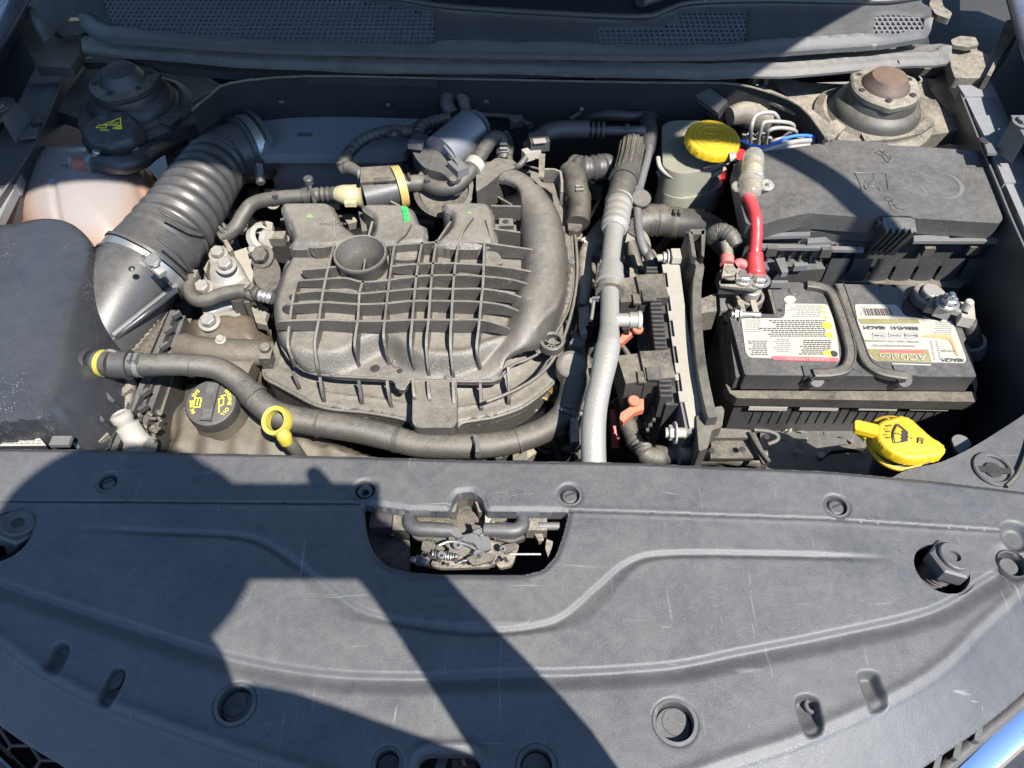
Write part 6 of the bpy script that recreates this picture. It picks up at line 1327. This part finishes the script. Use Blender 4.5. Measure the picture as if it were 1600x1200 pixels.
# between manifold and silver pipe
mz = thing('right_side_loom', 'loose wires, plugs and a tan loom in the dark gap right of the manifold', 'wiring', P(915, 450, .8))
for s, r_ in (('902,390,.85 918,410,.85 922,440,.848 916,470,.85 922,500,.85', .003), ('924,392,.855 934,420,.85 930,450,.845', .0022), ('896,520,.85 908,540,.85 912,570,.845 904,600,.84', .004), ('914,560,.84 922,600,.835 918,650,.83 906,700,.82', .007), ('880,600,.84 900,640,.835 925,650,.83', .0035), ('1000,418,.86 1020,430,.865 1034,450,.87', .003), ('972,540,.87 985,560,.86 990,580,.86', .003), ('985,345,.87 1008,380,.865 1020,410,.86', .003)):
    tube('wire', s, r_, rg.choice((rubM, dirtM, tanM)), mz, n=10, mod=lambda s, t: 1 + .06 * math.sin(s * 1800))
for u, v, z in ((912, 480, .852), (930, 400, .858), (902, 540, .852), (916, 640, .835), (1030, 446, .872), (976, 600, .86)): box('plug', P(u, v, z), (.014, .012, .012), rg.choice((rubM, dirtM, plateM)), mz, ax=(1, rg.uniform(-1, 1), 0))
for s in ('890,636 902,640 906,690 892,690', '912,690 926,694 926,716 910,714'): prism('tan_rib_bracket', s, .845, .02, tanM, mz, .002)
# more ribs and lettering on the manifold, bolts on its flange
for s in ('455,540,.885 590,520,.884',): pass
for u, v in ((470, 570), (520, 583), (700, 590), (842, 548), (885, 470), (893, 410)): lathe('flange_bolt', P(u, v, .8665), (0, 0, 1), [(0, .003), (.0026, .003), (.003, .002), (.0042, .0015), (.0042, 0)], plateM, mf, 16)
text('lettering', '>PA6 GF35<', 520, 350, .9064, .006, maniM, mf, ext=.0004); text('lettering', '03', 880, 420, .8715, .006, maniM, mf, rot=-70, ext=.0005) if False else None
tube('shell_seam', smooth(PP('892,330 900,380 902,430 895,480 880,530 862,565 838,590 800,612 760,628', .868), 3, False), .002, maniM, mf, n=8, sub=1)
# battery case details
for k in range(22): box('case_rib', P(1180 + k * 15, 640, .812), (.0012, .003, .05), blackM, bt, bevel=0)
for u in (1190, 1240, 1420, 1470): disc('vent_plug', P(u, 455 if u < 1400 else 457, BZ + .0002), .006, .0012, blackM, bt, n=24) if u in (1240,) else None
# fuse box body texture: clips on the tub, side ribs
for k in range(9): box('tub_rib', P(1200 + k * 17, 398, .88), (.0025, .004, .03), blackM, fx, bevel=.0005)
for u, v in ((1205, 392), (1290, 394), (1450, 392), (1520, 390)): box('side_clip', P(u, v, .895), (.012, .006, .012), rubM, fx)
# filter box: clips on its front rim and a moulded seam
for u in (14, 96): box('spring_clip', P(u, 690, .905), (.018, .010, .004), plateM, ab) if u > 50 else None
tube('moulded_seam', smooth([p + Vector((0, 0, .004)) for p in rim[20:44:3]], 2, False), .0016, boxM, ab, n=8, sub=1)
for k in range(0): strip('scuff_rib', [P(196 - k * 8, 600 + k * 17, .868), P(210 - k * 8, 608 + k * 17, .862)], .87, .006, .002, tanM, ab, 1)

# more definition: raised arrow and part marks on the air duct, ties, tape bands, spare studs
for t_ in (.12, .2): pass
for (u, v, z, r_) in ((620, 687, .845, .0132), (300, 571, .896, .0113)): tube('tape_band', [P(u - 4, v - .5, z), P(u + 4, v + .8, z)], r_ + .0006, rubcM, bh, n=26, sub=1)
for (u, v) in ((974, 640), (990, 690)): pass
ties = ((430, 310, .89, .0090, ph_), (668, 286, .9, .0094, oh), (980, 203, .914, .0072, mh))
for u, v, z, r_, pr in ties: tube('cable_tie', [P(u - 2, v, z), P(u + 2, v, z)], r_ + .0008, blackM, pr, n=20, sub=1); box('tie_head', P(u, v - 4, z + r_), (.006, .005, .005), blackM, pr)

# leaf litter and grit caught in the corners
gr = bmesh.new()
for k in range(170):
    zn = rg.choice(((240, 470, 430, 700, .79), (880, 380, 1040, 700, .76), (1190, 640, 1400, 715, .776), (130, 60, 1480, 104, .971)))
    p = P(rg.uniform(zn[0], zn[2]), rg.uniform(zn[1], zn[3]), zn[4]); a = rg.random() * 3.14; l = rg.uniform(.002, .006); d = Vector((math.cos(a), math.sin(a), rg.uniform(-.3, .3))) * l; n_ = Vector((-d.y, d.x, 0)) * .35
    gr.faces.new([gr.verts.new(q) for q in (p + d, p + n_ + Vector((0, 0, .001)), p - d, p - n_)])
litter = tag(finish('leaf_litter', gr, tanM), 'scattered bits of dry leaf and grit caught in the gaps', 'litter', kind='stuff')
# lid lip and bracket on the resonator
strip('lid_lip', PP('398,238 500,240 600,240 634,237', .8745), .8745, .004, .003, resM, rs, 1); box('badge', P(476, 210, .8856), (.02, .008, .0006), blackM, rs, bevel=0)
for u in (430, 500, 545): strip('body_rib', [P(u, 252, .868), P(u, 254, .866)], .868, .05, .004, resM, rs, 1)
